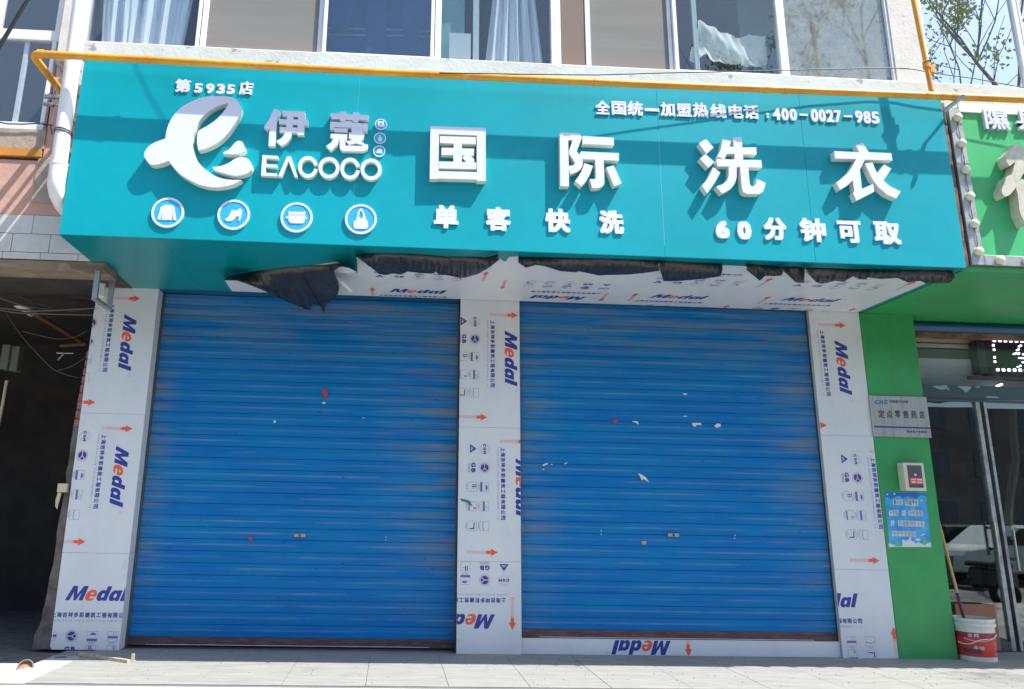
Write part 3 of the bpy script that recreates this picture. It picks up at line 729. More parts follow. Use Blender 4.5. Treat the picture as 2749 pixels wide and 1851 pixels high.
def build_cell():
    H = .128; sh = .33
    def S(p): return [(x+sh*y, y) for x, y in p]
    # bold slanted word, hand drawn so that it reads heavy
    addc('print_blue', [S([(0,0),(.022,H),(.062,H),(.088,.052),(.118,H),(.160,H),(.160,0),(.120,0),(.122,.070),(.098,0),(.076,0),(.050,.070),(.040,0)])])
    def o2(cx, cy, rx, ry, n=22): return [(cx+rx*math.cos(2*math.pi*k/n), cy+ry*math.sin(2*math.pi*k/n)) for k in range(n)]
    eo = [(.215+.048*math.cos(R(a)), .046+.050*math.sin(R(a))) for a in range(-40, 331, 18)]
    addc('print_red', [S([(.168+.0,.046)]+[(.216+.049*math.cos(R(a)), .047+.049*math.sin(R(a))) for a in range(170, -6, -16)]+[(.265,.036),(.208,.036),(.212,.020),(.232,.018),(.246,.024),(.258,.012),(.240,.0),(.215,-.003),(.190,.003),(.172,.020)]), S([(.205,.056),(.236,.056),(.230,.070),(.215,.072)])])
    addc('print_blue', [S([(.272,.045),(.276,.072),(.292,.090),(.315,.095),(.334,.088),(.334,H),(.374,H),(.374,0),(.336,0),(.336,.010),(.318,-.003),(.294,.0),(.277,.018)]), S(o2(.324, .045, .013, .020, 14))])
    addc('print_blue', [S([(.384,.045),(.388,.072),(.404,.090),(.427,.095),(.446,.087),(.448,.094),(.484,.094),(.484,0),(.448,0),(.446,.010),(.428,-.003),(.406,.0),(.389,.018)]), S(o2(.436, .045, .013, .020, 14))])
    addc('print_blue', [S([(.496,0),(.496,H),(.538,H),(.538,0)])])
    CUR[0] = 'registered_mark'
    addc('print_grey', [o2(.625, .115, .013, .013, 14), o2(.625, .115, .0105, .0105, 14)])
    CUR[0] = 'company_name'
    s = '上海吉祥多彩建筑工程有限公司'
    for i, ch in enumerate(s):
        u = -.105+i*.0505
        if ch == '工': addg('print_blue', ch, u+.002, u+.042, -.143, -.105, bold=.0017)
        else: addg('print_blue', ch, u, u+.044, -.148, -.102, bold=.0017)
    CUR[0] = 'small_line'
    t = 'SHANGHAI JIXIANG COLORFUL CONSTRUCTION ENGINEERING CO.,LTD'
    n = len(t)
    for i, ch in enumerate(t):
        if ch == ' ': continue
        u = -.105+i*.70/n
        v1 = -.168 if ch not in '.,' else -.180
        wd = .0095 if ch not in 'I.,' else .003
        addg('print_grey' if i % 3 else 'print_violet', ch, u, u+wd, -.183, v1, res=1)
    # approval marks
    U = [-.085, .100, .285, .470, .655]; V1, V2 = -.308, -.428
    CUR[0] = 'approval_mark#0'
    c = (U[0], V1)
    addc('print_grey', [o2(*c, .052, .052, 28), o2(*c, .049, .049, 28)])
    addc('print_grey', [o2(c[0], c[1]-.001, .036, .036, 24), o2(c[0], c[1]-.001, .034, .034, 24)])
    addc('film_white', [rect(c[0]-.055, c[1]-.017, c[0]+.055, c[1]+.017)], 2)
    for k, ch in enumerate('CQM'): addg('print_violet', ch, c[0]-.052+k*.036, c[0]-.021+k*.036, c[1]-.015, c[1]+.014, bold=.003, layer=3)
    CUR[0] = 'approval_mark#1'
    c = (U[1], V1)
    addc('print_grey', [o2(*c, .054, .054, 30), o2(*c, .051, .051, 30)])
    addc('print_grey', [o2(*c, .046, .046, 30), o2(*c, .044, .044, 30)])
    addc('print_violet', [o2(*c, .039, .039, 30)], 1)
    for a in (180, 60-25, -35):
        d = Vector((math.cos(R(a)), math.sin(R(a)))); q = Vector((-d.y, d.x))*.0035; c2 = Vector(c)
        addc('film_white', [[tuple(c2-q), tuple(c2+d*.042-q), tuple(c2+d*.042+q), tuple(c2+q)]], 3)
    def fr(u, v): addc('print_grey', frame(u-.046, v-.044, u+.046, v+.044, .0030))
    CUR[0] = 'approval_mark#2'
    fr(U[2], V1); addc('print_lilac', [rect(U[2]-.045, V1-.041, U[2]+.045, V1-.020)], 1)
    addc('print_lilac', [[(U[2]-.035, V1+.010), (U[2]-.02, V1+.013), (U[2]-.008, V1+.030), (U[2]+.012, V1+.034), (U[2]+.03, V1+.022), (U[2]+.034, V1+.010)]], 1)
    CUR[0] = 'approval_mark#3'
    fr(U[3], V1); addc('print_lilac', [rect(U[3]-.045, V1-.016, U[3]+.045, V1+.004)], 1); addc('print_grey', frame(U[3]+.0, V1+.008, U[3]+.028, V1+.036, .003))
    CUR[0] = 'approval_mark#4'
    fr(U[4], V1); addc('print_violet', [[(U[4]-.04, V1-.006), (U[4]-.02, V1-.017), (U[4]+.02, V1-.017), (U[4]+.04, V1-.006), (U[4]+.04, V1-.001), (U[4]+.02, V1-.012), (U[4]-.02, V1-.012), (U[4]-.04, V1-.001)]], 1)
    CUR[0] = 'approval_mark#5'
    c = (U[0], V2)
    addc('print_violet', [[(c[0]-.046, c[1]-.028), (c[0]+.046, c[1]-.028), (c[0], c[1]+.040)]], 1)
    addc('film_white', [rect(c[0]-.016, c[1]-.018, c[0]-.008, c[1]-.003), rect(c[0]-.003, c[1]-.018, c[0]+.003, c[1]+.006), rect(c[0]+.008, c[1]-.018, c[0]+.016, c[1]-.003)], 3)
    CUR[0] = 'approval_mark#6'
    addg('print_violet', 'G', U[1]-.050, U[1]-.003, V2-.014, V2+.032, bold=.0035); addg('print_violet', 'B', U[1]+.006, U[1]+.048, V2-.013, V2+.031, bold=.0035)
    addc('print_grey', [rect(U[1]-.048, V2-.030, U[1]+.048, V2-.024), rect(U[1]-.04, V2-.042, U[1]+.048, V2-.036)])
    CUR[0] = 'approval_mark#7'
    fr(U[2], V2); addc('print_violet', [rect(U[2]-.022, V2-.006, U[2]-.013, V2+.040), rect(U[2]-.005, V2-.006, U[2]+.004, V2+.040), rect(U[2]+.008, V2+.008, U[2]+.022, V2+.014)], 1)
    CUR[0] = 'approval_mark#8'
    fr(U[3], V2); addc('print_violet', [rect(U[3]+.012, V2+.010, U[3]+.017, V2+.038), rect(U[3]+.022, V2+.010, U[3]+.027, V2+.038)], 1); addc('print_lilac', [rect(U[3]-.040, V2-.036, U[3]+.044, V2-.024)], 1)
    CUR[0] = 'approval_mark#9'
    fr(U[4], V2); addc('print_violet', [[(U[4]-.030, V2+.026), (U[4]+.032, V2+.022), (U[4]+.032, V2-.026), (U[4]+.022, V2-.026), (U[4]+.022, V2+.012), (U[4]-.030, V2+.016)]], 1)
    for k in (2, 3, 4):
        for V_ in (V1, V2):
            CUR[0] = 'approval_mark#%d' % (k if V_ == V1 else k+5)
            addc('print_grey', [rect(U[k]-.034, V_-.056, U[k]+.030, V_-.052), rect(U[k]-.026, V_-.064, U[k]+.020, V_-.061)])
    # arrows
    for u, v in ((-.165, -.16), (.90, -.475)):
        CUR[0] = 'arrow#%d' % (u > 0)
        addc('print_red', [[(u-.016, v+.19), (u+.016, v+.19), (u+.016, v+.235), (u+.036, v+.228), (u, v+.300), (u-.036, v+.228), (u-.016, v+.235)]], 1)
        for k in range(19): addc('print_pink' if k > 1 else 'print_red', [rect(u-.016, v+.182-k*.0078, u+.016, v+.1856-k*.0078)])
        for k in range(3): addc('print_red', [rect(u-.016, v+.028-k*.012, u+.016, v+.031-k*.012)])
    return
build_cell()
CELLM = ['print_blue', 'print_violet', 'print_red', 'print_pink', 'print_grey', 'print_lilac', 'film_white']
def clip2(vs, fs, x0, x1, y0, y1):
    a = min(v[0] for v in vs); b = max(v[0] for v in vs); c = min(v[1] for v in vs); d = max(v[1] for v in vs)
    if b < x0 or a > x1 or d < y0 or c > y1: return None
    if a >= x0 and b <= x1 and c >= y0 and d <= y1: return vs, fs
    for ax, lim, sg in ((0, x0, 1), (0, x1, -1), (1, y0, 1), (1, y1, -1)):
        nv = list(vs); nf = []
        for f in fs:
            out = []
            for i in range(len(f)):
                p, q = nv[f[i]], nv[f[(i+1) % len(f)]]
                ip = (p[ax]-lim)*sg >= 0; iq = (q[ax]-lim)*sg >= 0
                if ip: out.append(f[i])
                if ip != iq:
                    t = (lim-p[ax])/(q[ax]-p[ax]); nv.append((p[0]+(q[0]-p[0])*t, p[1]+(q[1]-p[1])*t)); out.append(len(nv)-1)
            if len(out) > 2: nf.append(tuple(out))
        vs, fs = nv, nf
        if not fs: return None
    used = sorted({i for f in fs for i in f}); mp = {j: i for i, j in enumerate(used)}
    return [vs[j] for j in used], [tuple(mp[i] for i in f) for f in fs]
def film_print(mapper, cells, bounds, parent, scale=1.0, vrange=None):
    """cells: (ou, ov, rot degrees) in panel coordinates (a,b); mapper(a,b,h) -> world"""
    for ou, ov, rot in cells:
        groups = {}
        ca, sa = round(math.cos(R(rot))), round(math.sin(R(rot)))
        for m, layer, vs, fs, key in CELL:
            v = [(ou+(ca*x-sa*y)*scale, ov+(sa*x+ca*y)*scale) for x, y in vs]
            c = clip2(v, fs, *bounds)
            if not c: continue
            h = .0006+layer*.00025
            groups.setdefault(key, MB()).add([mapper(a, b, h) for a, b in c[0]], c[1], CELLM.index(m))
        for k, g in groups.items():
            g.build(k.split('#')[0], CELLM, parent, fix=False)

# ================================================================== PILLARS wrapped in printed film
def pillar(label, x0, x1, ztop, seams_z, panels_cells, ret_side, right_bound=None):
    t = thing('pillar', ((x0+x1)/2, .1, 0), label, 'pillar', None)
    box('core', x0+.01, x1-.01, .012, .55, 0, ztop, 'beam', t)
    zs = [0.0]+seams_z+[ztop]
    for (z0, z1), cells in zip(zip(zs[:-1], zs[1:]), panels_cells):
        pn = box('cladding_panel', x0, x1, 0, .010, z0+.001, z1-.001, 'film_white', t, bevel=.0008)
        film_print(lambda a, b, h: (a, -h, b), cells, (x0+.001, x1-.001, z0+.003, z1-.003), pn)
        if ret_side:
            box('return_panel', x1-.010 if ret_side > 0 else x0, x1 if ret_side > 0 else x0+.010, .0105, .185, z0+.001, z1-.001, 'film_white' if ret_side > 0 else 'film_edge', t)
    return t
def org(px, py):
    p = atY(px, py, 0); return p.x, p.z
def zof(px, py): return atY(px, py, 0).z
def O(px, py, rot): a, b = org(px, py); return (a, b, rot)
p1 = pillar('left pillar wrapped in printed white film, beside the dark passage', -3.073, -2.457, 3.437, [zof(300, 1486), zof(300, 1111)],
    [[O(174, 1612, 0)], [O(312, 1197, -90)], [O(334, 844, -90)]], 1)
p2 = pillar('middle pillar wrapped in printed white film between the two blue shutters', .630, 1.244, 3.437, [zof(1310, 1508), zof(1310, 1148)],
    [[O(1329, 1650, 180)], [O(1384, 1231, -90)], [O(1355, 888, -90)]], 0)
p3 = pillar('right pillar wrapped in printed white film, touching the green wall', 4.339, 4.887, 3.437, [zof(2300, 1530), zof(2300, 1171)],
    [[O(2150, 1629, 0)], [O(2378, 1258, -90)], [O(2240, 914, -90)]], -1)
# teal film peeling off the middle pillar
q = [(75,758),(110,760),(185,778),(215,800),(240,845),(250,860),(225,850),(160,805),(95,785)]
mb = MB(); put_wall(mb, flat([px_poly(q, 1220, 1190, 5.06, -.004)]), -.006, .004); mb.build('film_scrap', 'scrap_teal', p2)
# ragged masonry edge left of the left pillar
mb = MB(); rnd = random.Random(4)
L_ = [(-3.235, 0), (-3.225, .12), (-3.19, .28), (-3.165, .5), (-3.155, .8), (-3.15, 1.1), (-3.14, 1.5), (-3.135, 1.8), (-3.125, 2.1), (-3.12, 2.35), (-3.10, 2.55), (-3.085, 2.75), (-3.07, 2.9)]
pts = []
for (a, b), (c, d) in zip(L_[:-1], L_[1:]):
    for k in range(4): pts.append((a+(c-a)*k/4+rnd.uniform(-.008, .008), b+(d-b)*k/4))
pts.append(L_[-1])
put_wall(mb, flat([pts+[(-3.0, 2.9), (-3.0, 0)]]), .02, .3)
ms = mb.build('masonry_edge', 'concrete', p1)
for k in range(9):
    z = 2.02+k*.085; x = -3.128+k*.004
    box('brick', x, -3.074, .008, .022, z, z+.07, 'brick_pink', p1, bevel=.003)
tag(MB().box(-3.185, -3.10, -.03, .02, 1.395, 1.475).tube([(-3.165, -.01, 1.39), (-3.175, -.01, 1.33), (-3.178, -.01, 1.27), (-3.17, -.01, 1.24)], [.018, .02, .014, .003], 8).build('foam', 'foam'),
    'blob of cream foam stuck to the left edge of the left pillar', 'foam')

# ================================================================== ROLLER SHUTTERS
PITCH_S = .1112; YSH = .185
prof = [(0, -.006), (.0020, -.006), (.0036, -.0135), (.022, -.0150), (.045, -.0163), (.055, -.0178), (.062, -.0186), (.0665, -.0165), (.090, -.0148), (.1082, -.0132), (.1096, -.006), (.1112, -.006)]
def shutter(x0, x1, zb, label, lockpx, name='roller_shutter', YSH=.185):
    t = thing(name, ((x0+x1)/2, YSH, 0), label, 'roller shutter', 'roller shutters under the teal sign')
    n = int((3.43-zb-.075)/PITCH_S)+1
    w_ = x1-x0; segs = 8
    me = bpy.data.meshes.new('slat')
    vs = []; fs = []
    for i in range(segs+1):
        for z, y in prof: vs.append((x0-(x0+x1)/2+w_*i/segs, y, z))
    P = len(prof)
    for i in range(segs):
        for j in range(P-1): fs.append((i*P+j, (i+1)*P+j, (i+1)*P+j+1, i*P+j+1))
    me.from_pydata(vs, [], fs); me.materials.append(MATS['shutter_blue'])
    for k in range(n):
        o = bpy.data.objects.new('slat', me); COL.objects.link(o); o.parent = t
        o.location = (0, random.uniform(-.0012, .0012), zb+.075+k*PITCH_S); o.rotation_euler = (0, random.uniform(-.0004, .0004), 0)
    rb = MB().box(x0+.005, x1-.005, YSH-.028, YSH+.02, zb, zb+.045).box(x0+.03, x1-.03, YSH-.040, YSH-.028, zb+.006, zb+.016).box(x0+.005, x1-.005, YSH-.012, YSH+.01, zb+.045, zb+.075)
    rb.build('bottom_rail', 'rail_maroon', t)
    MB().box(x0+.18, x1-.25, YSH-.041, YSH-.0405, zb+.0085, zb+.0125).build('rail_edge', 'upvc', t)
    box('guide_rail', x0-.03, x0+.012, YSH-.035, YSH+.03, 0, 3.43, 'steel_dark', t); box('guide_rail', x1-.012, x1+.03, YSH-.035, YSH+.03, 0, 3.43, 'steel_dark', t)
    p = atY(*lockpx, YSH-.03)
    lk = MB().box(p.x-.055, p.x+.055, YSH-.036, YSH-.02, p.z-.017, p.z+.017).build('lock_plate', 'lock_metal', t, bevel=.003)
    MB().lathe([(0, .003), (.012, .003), (.012, 0)], (p.x, YSH-.036, p.z), 12, axis='Y').build('keyhole', 'lock_dark', lk)
    MB().box(x0, x1, YSH+.03, YSH+.06, 0, 3.43).build('backing', 'room_dark', t)
    return t
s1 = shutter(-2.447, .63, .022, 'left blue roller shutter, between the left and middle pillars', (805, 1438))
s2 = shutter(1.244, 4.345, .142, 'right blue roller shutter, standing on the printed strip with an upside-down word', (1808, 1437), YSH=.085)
# paper and paint remains on the shutters
def scrap(parent, pts, x0, y0, s, m, name='paper_scrap'):
    YSH = .185 if parent == s1 else .085
    mb = MB(); put_wall(mb, flat([px_poly(pts, x0, y0, s, YSH-.024)]), YSH-.026, .010); return mb.build(name, m, parent)
A = (700, 900, z3); B = (1400, 900, z3)
scrap(s1, [(545, 485), (565, 478), (590, 490), (597, 520), (585, 575), (572, 575), (562, 530)], *A, 'scrap_red')
scrap(s1, [(545, 605), (562, 598), (582, 603), (575, 614), (555, 615)], *A, 'scrap_white')
scrap(s1, [(115, 765), (130, 762), (137, 772), (122, 788), (113, 780)], *A, 'scrap_white')
scrap(s1, [(905, 738), (935, 736), (935, 741), (907, 742)], *A, 'scrap_white')
scrap(s1, [(2195, 205), (2255, 208), (2258, 235), (2235, 240)], 0, 1380, z3, 'scrap_red')
scrap(s2, [(810, 765), (840, 748), (872, 765), (840, 785)], *B, 'scrap_red')
scrap(s2, [(992, 768), (1040, 770), (1045, 800), (1020, 782), (995, 778)], *B, 'scrap_white')
scrap(s2, [(1522, 785), (1603, 785), (1606, 803), (1560, 805), (1556, 820), (1535, 815)], *B, 'scrap_white')
scrap(s2, [(1728, 808), (1745, 788), (1778, 795), (1780, 815), (1750, 828), (1730, 822)], *B, 'scrap_white')
scrap(s2, [(1445, 520), (1480, 522), (1475, 534), (1450, 535)], *B, 'scrap_white')
scrap(s2, [(1448, 723), (1478, 723), (1478, 729), (1448, 729)], *B, 'scrap_white')
scrap(s2, [(185, 1160), (232, 1140), (235, 1155), (200, 1170)], *B, 'scrap_white')
scrap(s2, [(262, 1152), (276, 1150), (275, 1160), (264, 1160)], *B, 'scrap_white')
scrap(s2, [(382, 1150), (405, 1135), (410, 1142), (390, 1154)], *B, 'scrap_white')
scrap(s2, [(190, 1197), (206, 1192), (202, 1206), (192, 1206)], *B, 'scrap_white')
scrap(s2, [(1042, 1235), (1062, 1240), (1110, 1270), (1140, 1316), (1090, 1285), (1075, 1300), (1062, 1270)], *B, 'scrap_white')
for c in ((1117, 208), (1117, 236)): scrap(s1, [(c[0]-4, c[1]-4), (c[0]+4, c[1]-4), (c[0]+4, c[1]+4), (c[0]-4, c[1]+4)], 700, 1380, z3, 'scrap_white', 'rivet')
for c in ((713, 153), (713, 182), (1908, 193), (1904, 218)): scrap(s2, [(c[0]-4, c[1]-4), (c[0]+4, c[1]-4), (c[0]+4, c[1]+4), (c[0]-4, c[1]+4)], 1400, 1380, z3, 'scrap_white', 'rivet')
scrap(s2, [(1065, 245), (1115, 242), (1112, 272), (1085, 275)], 1400, 1380, z3, 'lock_metal')
# printed strip under the right shutter
st = thing('threshold_board', (2.8, .1, 0), 'low film-wrapped board with an upside-down blue and red word under the right shutter', 'board')
sb = box('board', 1.246, 4.337, .030, .050, .0, .142, 'film_white', st, bevel=.001)
pq = atY(1801, 1722, .030)
film_print(lambda a, b, h: (a, .030-h, b), [(pq.x, pq.z+.004, 180)], (1.3, 4.3, .004, .138), sb, scale=1.0)

# ================================================================== SOFFIT FILM (white printed) and torn black backing
sf = thing('protective_film', (2, -.7, 3.43), 'printed white protective film still covering the right part of the sign underside', 'film')
def soff(pts, Z): return [(p.x, p.y) for p in (atZ(x, y, Z) for x, y in pts)]
ZF = ZU-.0065
wp = [(957,682),(1000,684),(1140,687),(1250,692),(1337,690),(1350,700),(1358,703),(1366,690),(1390,688),(1410,695),(1600,698),(1765,702),(1930,712),(2150,720),(2300,725),(2440,735),(2470,752),(2486,761)]
far = soff(wp, ZF)
E_ = atZ(2292, 843, ZF)
poly = far+[(4.93, -.02), (.0, -.02), (-.95, -.02)]
a0 = atZ(630, 792, ZF); a1 = atZ(602, 752, ZF); a2 = atZ(800, 720, ZF); a3 = atZ(905, 703, ZF); a4 = atZ(960, 735, ZF)
right = [(E_.x, -.012)]
poly = far+right+[(a0.x, -.012), (a1.x, a1.y), (a2.x, a2.y), (a3.x, a3.y), (a4.x, a4.y)]
vs, fs = weld2d(flat([poly])); V, F = solid2d(vs, fs, .0015)
sfm = MB().add([(x, y, ZF-t) for x, y, t in V], F).build('film_sheet', 'film_white', sf)
def os_(px, py, rot):
    p = atZ(px, py, ZF); return (p.x, -p.y, rot)
film_print(lambda a, b, h: (a, -b, ZF-.0016-h), [os_(1044, 784, 0), os_(1577, 797, 180), os_(1742, 799, 0), os_(2093, 807, 0)], (a0.x+.1, E_.x-.02, .02, 1.2), sfm)
PV = 0.955
film_print(lambda a, b, h: (a, -b, ZF-.0016-h), [(q_[0], q_[1]+PV, 0) for q_ in (os_(1044, 784, 0), os_(1742, 799, 0), os_(2093, 807, 0))], (a0.x+.1, E_.x-.02, .02, 1.15), sfm)
MB().add([(-.0, 0, 0)], []).build
def flap(top, bot, sag, label, n=40, curl=.02, seed=0, name='torn_film'):
    """black film hanging from the soffit: top edge fixed, bottom edge loose"""
    rnd = random.Random(seed)
    def resample(p, n):
        d = [0]
        for a, b in zip(p[:-1], p[1:]): d.append(d[-1]+math.hypot(a[0]-b[0], a[1]-b[1]))
        out = []
        for i in range(n+1):
            t = d[-1]*i/n; j = 0
            while j < len(d)-2 and d[j+1] < t: j += 1
            f = (t-d[j])/max(d[j+1]-d[j], 1e-9); out.append((p[j][0]+(p[j+1][0]-p[j][0])*f, p[j][1]+(p[j+1][1]-p[j][1])*f))
        return out
    n = n*2 if seed > 1 else n
    T = [(x, y-(4.5 if name == 'torn_film' and seed > 1 else 0)) for x, y in resample(top, n)]; Bq = resample(bot, n); K = 6; vs = []
    ph = [rnd.uniform(0, 6) for _ in range(4)]
    for i in range(n+1):
        for j in range(K+1):
            f = j/K; x = T[i][0]*(1-f)+Bq[i][0]*f; y = T[i][1]*(1-f)+Bq[i][1]*f
            wv = curl*f*(math.sin(i*.9+ph[0]+f*2)+.6*math.sin(i*2.1+ph[1]+j))*.5
            Z = ZF-.003-sag*math.sin(f*math.pi/2)-abs(wv)
            p = atZ(x, y, Z); vs.append(tuple(p))
    fs = [(i*(K+1)+j, (i+1)*(K+1)+j, (i+1)*(K+1)+j+1, i*(K+1)+j+1) for i in range(n) for j in range(K)]
    o = MB().add(vs, fs).build(name, 'film_black', None, smooth=False, fix=False)
    for p in o.data.polygons: p.use_smooth = True
    md = o.modifiers.new('s', 'SOLIDIFY'); md.thickness = .0012
    return tag(o, label, 'plastic film', 'torn black film flaps under the sign')
def zz(l, x0, y0, s): return [(x0+x/s, y0+y/s) for x, y in l]
flap(zz([(720,228),(800,170),(1100,130),(1500,85),(1980,45),(2150,50),(2230,80),(2310,135)], 440, 700, 4.479),
     zz([(725,240),(880,240),(1020,290),(1200,360),(1330,420),(1420,470),(1600,540),(1755,605),(1775,535),(1880,535),(1930,650),(1945,520),(2080,440),(2110,330),(2090,240),(2005,150),(2120,70),(2230,90),(2312,137)], 440, 700, 4.479), .13, 'large crumpled black film flap drooping in front of the left shutter top', n=70, curl=.03, seed=1)
flap(zz([(65,32),(500,30),(850,38),(1330,75),(1850,82),(2012,36)], 940, 680, 5.063),
     zz([(70,38),(330,230),(390,285),(480,298),(590,275),(690,290),(780,250),(970,270),(1120,280),(1170,250),(1200,290),(1320,300),(1480,335),(1560,335),(1750,280),(1900,190),(2030,85)], 940, 680, 5.063), .07, 'scalloped black film flap just left of the middle pillar', n=60, curl=.02, seed=2)
flap(zz([(-30,848),(400,858),(800,868),(1222,882)], 1400, 440, z3),
     zz([(-28,885),(40,930),(120,905),(210,915),(300,945),(350,960),(490,970),(510,960),(700,1000),(740,995),(960,990),(1100,975),(1232,955)], 1400, 440, z3), .06, 'straight black film flap right of the middle pillar', n=50, seed=3)
flap(zz([(1222,882),(1500,898),(1792,908)], 1400, 440, z3),
     zz([(1230,925),(1270,1050),(1400,1048),(1520,1038),(1650,1025),(1780,1005),(1795,950)], 1400, 440, z3), .08, 'broad square-cornered black film flap over the right shutter', n=30, seed=4)
flap(zz([(-158,908),(100,930),(370,942)], 2049, 440, z3),
     zz([(-150,950),(-29,1045),(20,1000),(100,1005),(165,1000),(180,958),(290,1060),(365,1065),(371,950)], 2049, 440, z3), .07, 'black film flap with a pointed dip and a square notch', n=40, seed=5)
flap(zz([(371,942),(780,955),(1300,962),(1690,968)], 2049, 440, z3),
     zz([(380,958),(470,1060),(560,1065),(640,1045),(720,1055),(800,1005),(850,1030),(920,1035),(935,1015),(1050,1030),(1200,1020),(1290,1060),(1400,1045),(1450,1068),(1670,1062),(1715,1015)], 2049, 440, z3), .07, 'rightmost black film flap reaching past the right pillar', n=56, seed=6)
# curled white strip next to the large flap
mb = MB()
pp = [(2000,80),(2130,60),(2215,75),(2310,138),(2180,150),(2060,140),(2095,200),(2180,270),(2275,370),(2240,375),(2100,260),(2000,150)]
vf = flat([smooth_poly(pp, 2)])
mb.add([tuple(atZ(440+x/4.479, 700+y/4.479, ZF-.02-.12*((y-60)/320))) for x, y in vf[0]], vf[1])
tag(mb.build('curled_film', 'film_white', None, fix=False), 'white film strip curled back beside the large black flap', 'plastic film')

# ================================================================== GAS PIPE, DOWNSPOUT, CABLES
gp = thing('gas_pipe', (1, -1.7, 4.99), 'long yellow gas pipe running above both shop signs', 'pipe')
YP = -1.70
def pz(px, py): return atY(px, py, YP)
la = pz(100, 143); 
line = [pz(100, 147), pz(1000, 194), pz(1700, 225), pz(2300, 249), pz(2760, 268)]
line = [Vector((-2.98, YP, 4.965))]+[Vector((p.x, YP, p.z)) for p in (pz(1000, 194), pz(1700, 226), pz(2300, 250), pz(2749, 268))]
line.append(line[-1]+(line[-1]-line[-2])*1.5)
st_ = Vector((atY(110, 140, YP).x, YP, atY(110, 146, YP).z)); line[0] = st_
wall_end = Vector((st_.x-.055, -1.12, st_.z))
RP = .0325
elb = []
for k in range(7):
    a = k/6*math.pi/2; elb.append(Vector((st_.x-.075*math.sin(a), YP+.075*(1-math.cos(a)), st_.z)))
MB().tube([Vector((elb[-1].x, -.86, st_.z))]+elb[::-1]+line[1:], RP, 16).build('tube', 'gas_pipe', gp, smooth=True)
for px in (395, 815, 1600, 2060, 2110, 2490, 2530, 2560):
    f = (px-100)/(2749-100); 
    c = atY(px, 146+(268-146)*f, YP)
    # nearest point on the tube at this X
    for a, b in zip(line[:-1], line[1:]):
        if a.x <= c.x <= b.x: c = a+(b-a)*((c.x-a.x)/(b.x-a.x)); d = (b-a).normalized()
    MB().tube([c-d*.022, c+d*.022], RP+.004, 14).build('coupling', 'gas_pipe', gp, smooth=True)
ll = (elb[0]+Vector((.03, 0, 0)))
MB().tube([elb[1], ll], RP+.006, 14).build('elbow', 'gas_pipe', gp, smooth=True)
vp = thing('riser_pipe', (5.2, YP, 5.05), 'thin orange riser pipe climbing the cream pier between the right windows', 'pipe')
b0 = atY(2500, 240, YP); b1 = atY(2452, 0, YP)
MB().tube([(b0.x, YP, b0.z-.02), (b1.x, YP, b1.z), (b1.x+(b1.x-b0.x)*.5, YP, b1.z+.9)], .021, 12).build('tube', 'gas_pipe', vp, smooth=True)
m_ = b0+(b1-b0)*.26
MB().tube([(m_.x, YP, m_.z-.03), (m_.x, YP, m_.z+.035)], .031, 12).box(m_.x+.02, m_.x+.06, YP-.02, YP+.02, m_.z-.075, m_.z-.005).build('valve', 'gas_pipe', vp)
MB().tube([(m_.x-.035, YP-.02, m_.z+.02), (m_.x+.02, YP-.035, m_.z+.04), (m_.x+.04, YP, m_.z+.03)], .006, 6).build('wire_tie', 'cable_grey', vp)
# downspout
ds = thing('downspout', (-2.95, -1.32, 4), 'fat white plastic downpipe ending in an elbow left of the teal sign', 'downpipe')
YD = -1.53
d0 = atY(222, -30, YD); d1 = atY(192, 165, YD); d2 = atY(152, 490, YD); d3 = atY(158, 530, YD)
d1 = d0+(d2-d0)*.38
tx = d2.x-.0
MB().tube([(d0.x, YD, d0.z+.6), (d0.x, YD, d0.z), (d2.x, YD, d2.z+.10)], .066, 20).build('tube', 'pvc', ds, smooth=True)
MB().tube([(d2.x, YD, d2.z+.16), (d2.x, YD, d2.z+.05), (d2.x, YD, d2.z-.02), (d2.x+.012, YD+.03, d2.z-.10), (d2.x+.03, YD+.10, d2.z-.16), (d2.x+.04, YD+.22, d2.z-.18)], [.073, .073, .071, .069, .067, .066], 20).build('elbow', 'pvc', ds, smooth=True)
MB().tube([(d2.x, YD, d2.z+.165), (d2.x, YD, d2.z+.145)], .077, 20).build('collar', 'pvc', ds, smooth=True)
zt = atY(165, 362, YD)
for k in (0, .022):
    c = Vector((d2.x+(d0.x-d2.x)*((zt.z-d2.z)/(d0.z-d2.z)), YD, zt.z+k))
    MB().tube([c+Vector((.071*math.cos(a*.5236), .071*math.sin(a*.5236), .012*math.cos(a*.5236+2))) for a in range(13)], .005, 6).build('wire_tie', 'cable_grey', ds, smooth=True)
MB().box(d2.x-.015, d2.x+.015, YD+.05, -.85, d2.z+.30, d2.z+.33).box(d0.x-.015, d0.x+.015, YD+.05, -.85, 5.2, 5.23).build('clamp', 'steel', ds)
# bracket that carries the gas pipe end
bk = thing('pipe_bracket', (-3.0, -1.2, 4.9), 'small steel bracket carrying the end of the yellow gas pipe', 'bracket')
e = atY(143, 150, -1.64); f_ = atY(160, 215, -1.1)
MB().tube([(e.x, -1.64, e.z), (e.x+.03, -1.35, e.z-.10), (e.x+.03, -.86, e.z-.10)], .014, 6).box(-3.23, -3.02, -1.32, -1.29, 4.80, 4.83).box(-3.23, -3.02, -1.32, -1.285, 4.73, 4.75).box(-3.09, -3.05, -1.33, -.85, 4.71, 4.745).build('arm', 'steel', bk)
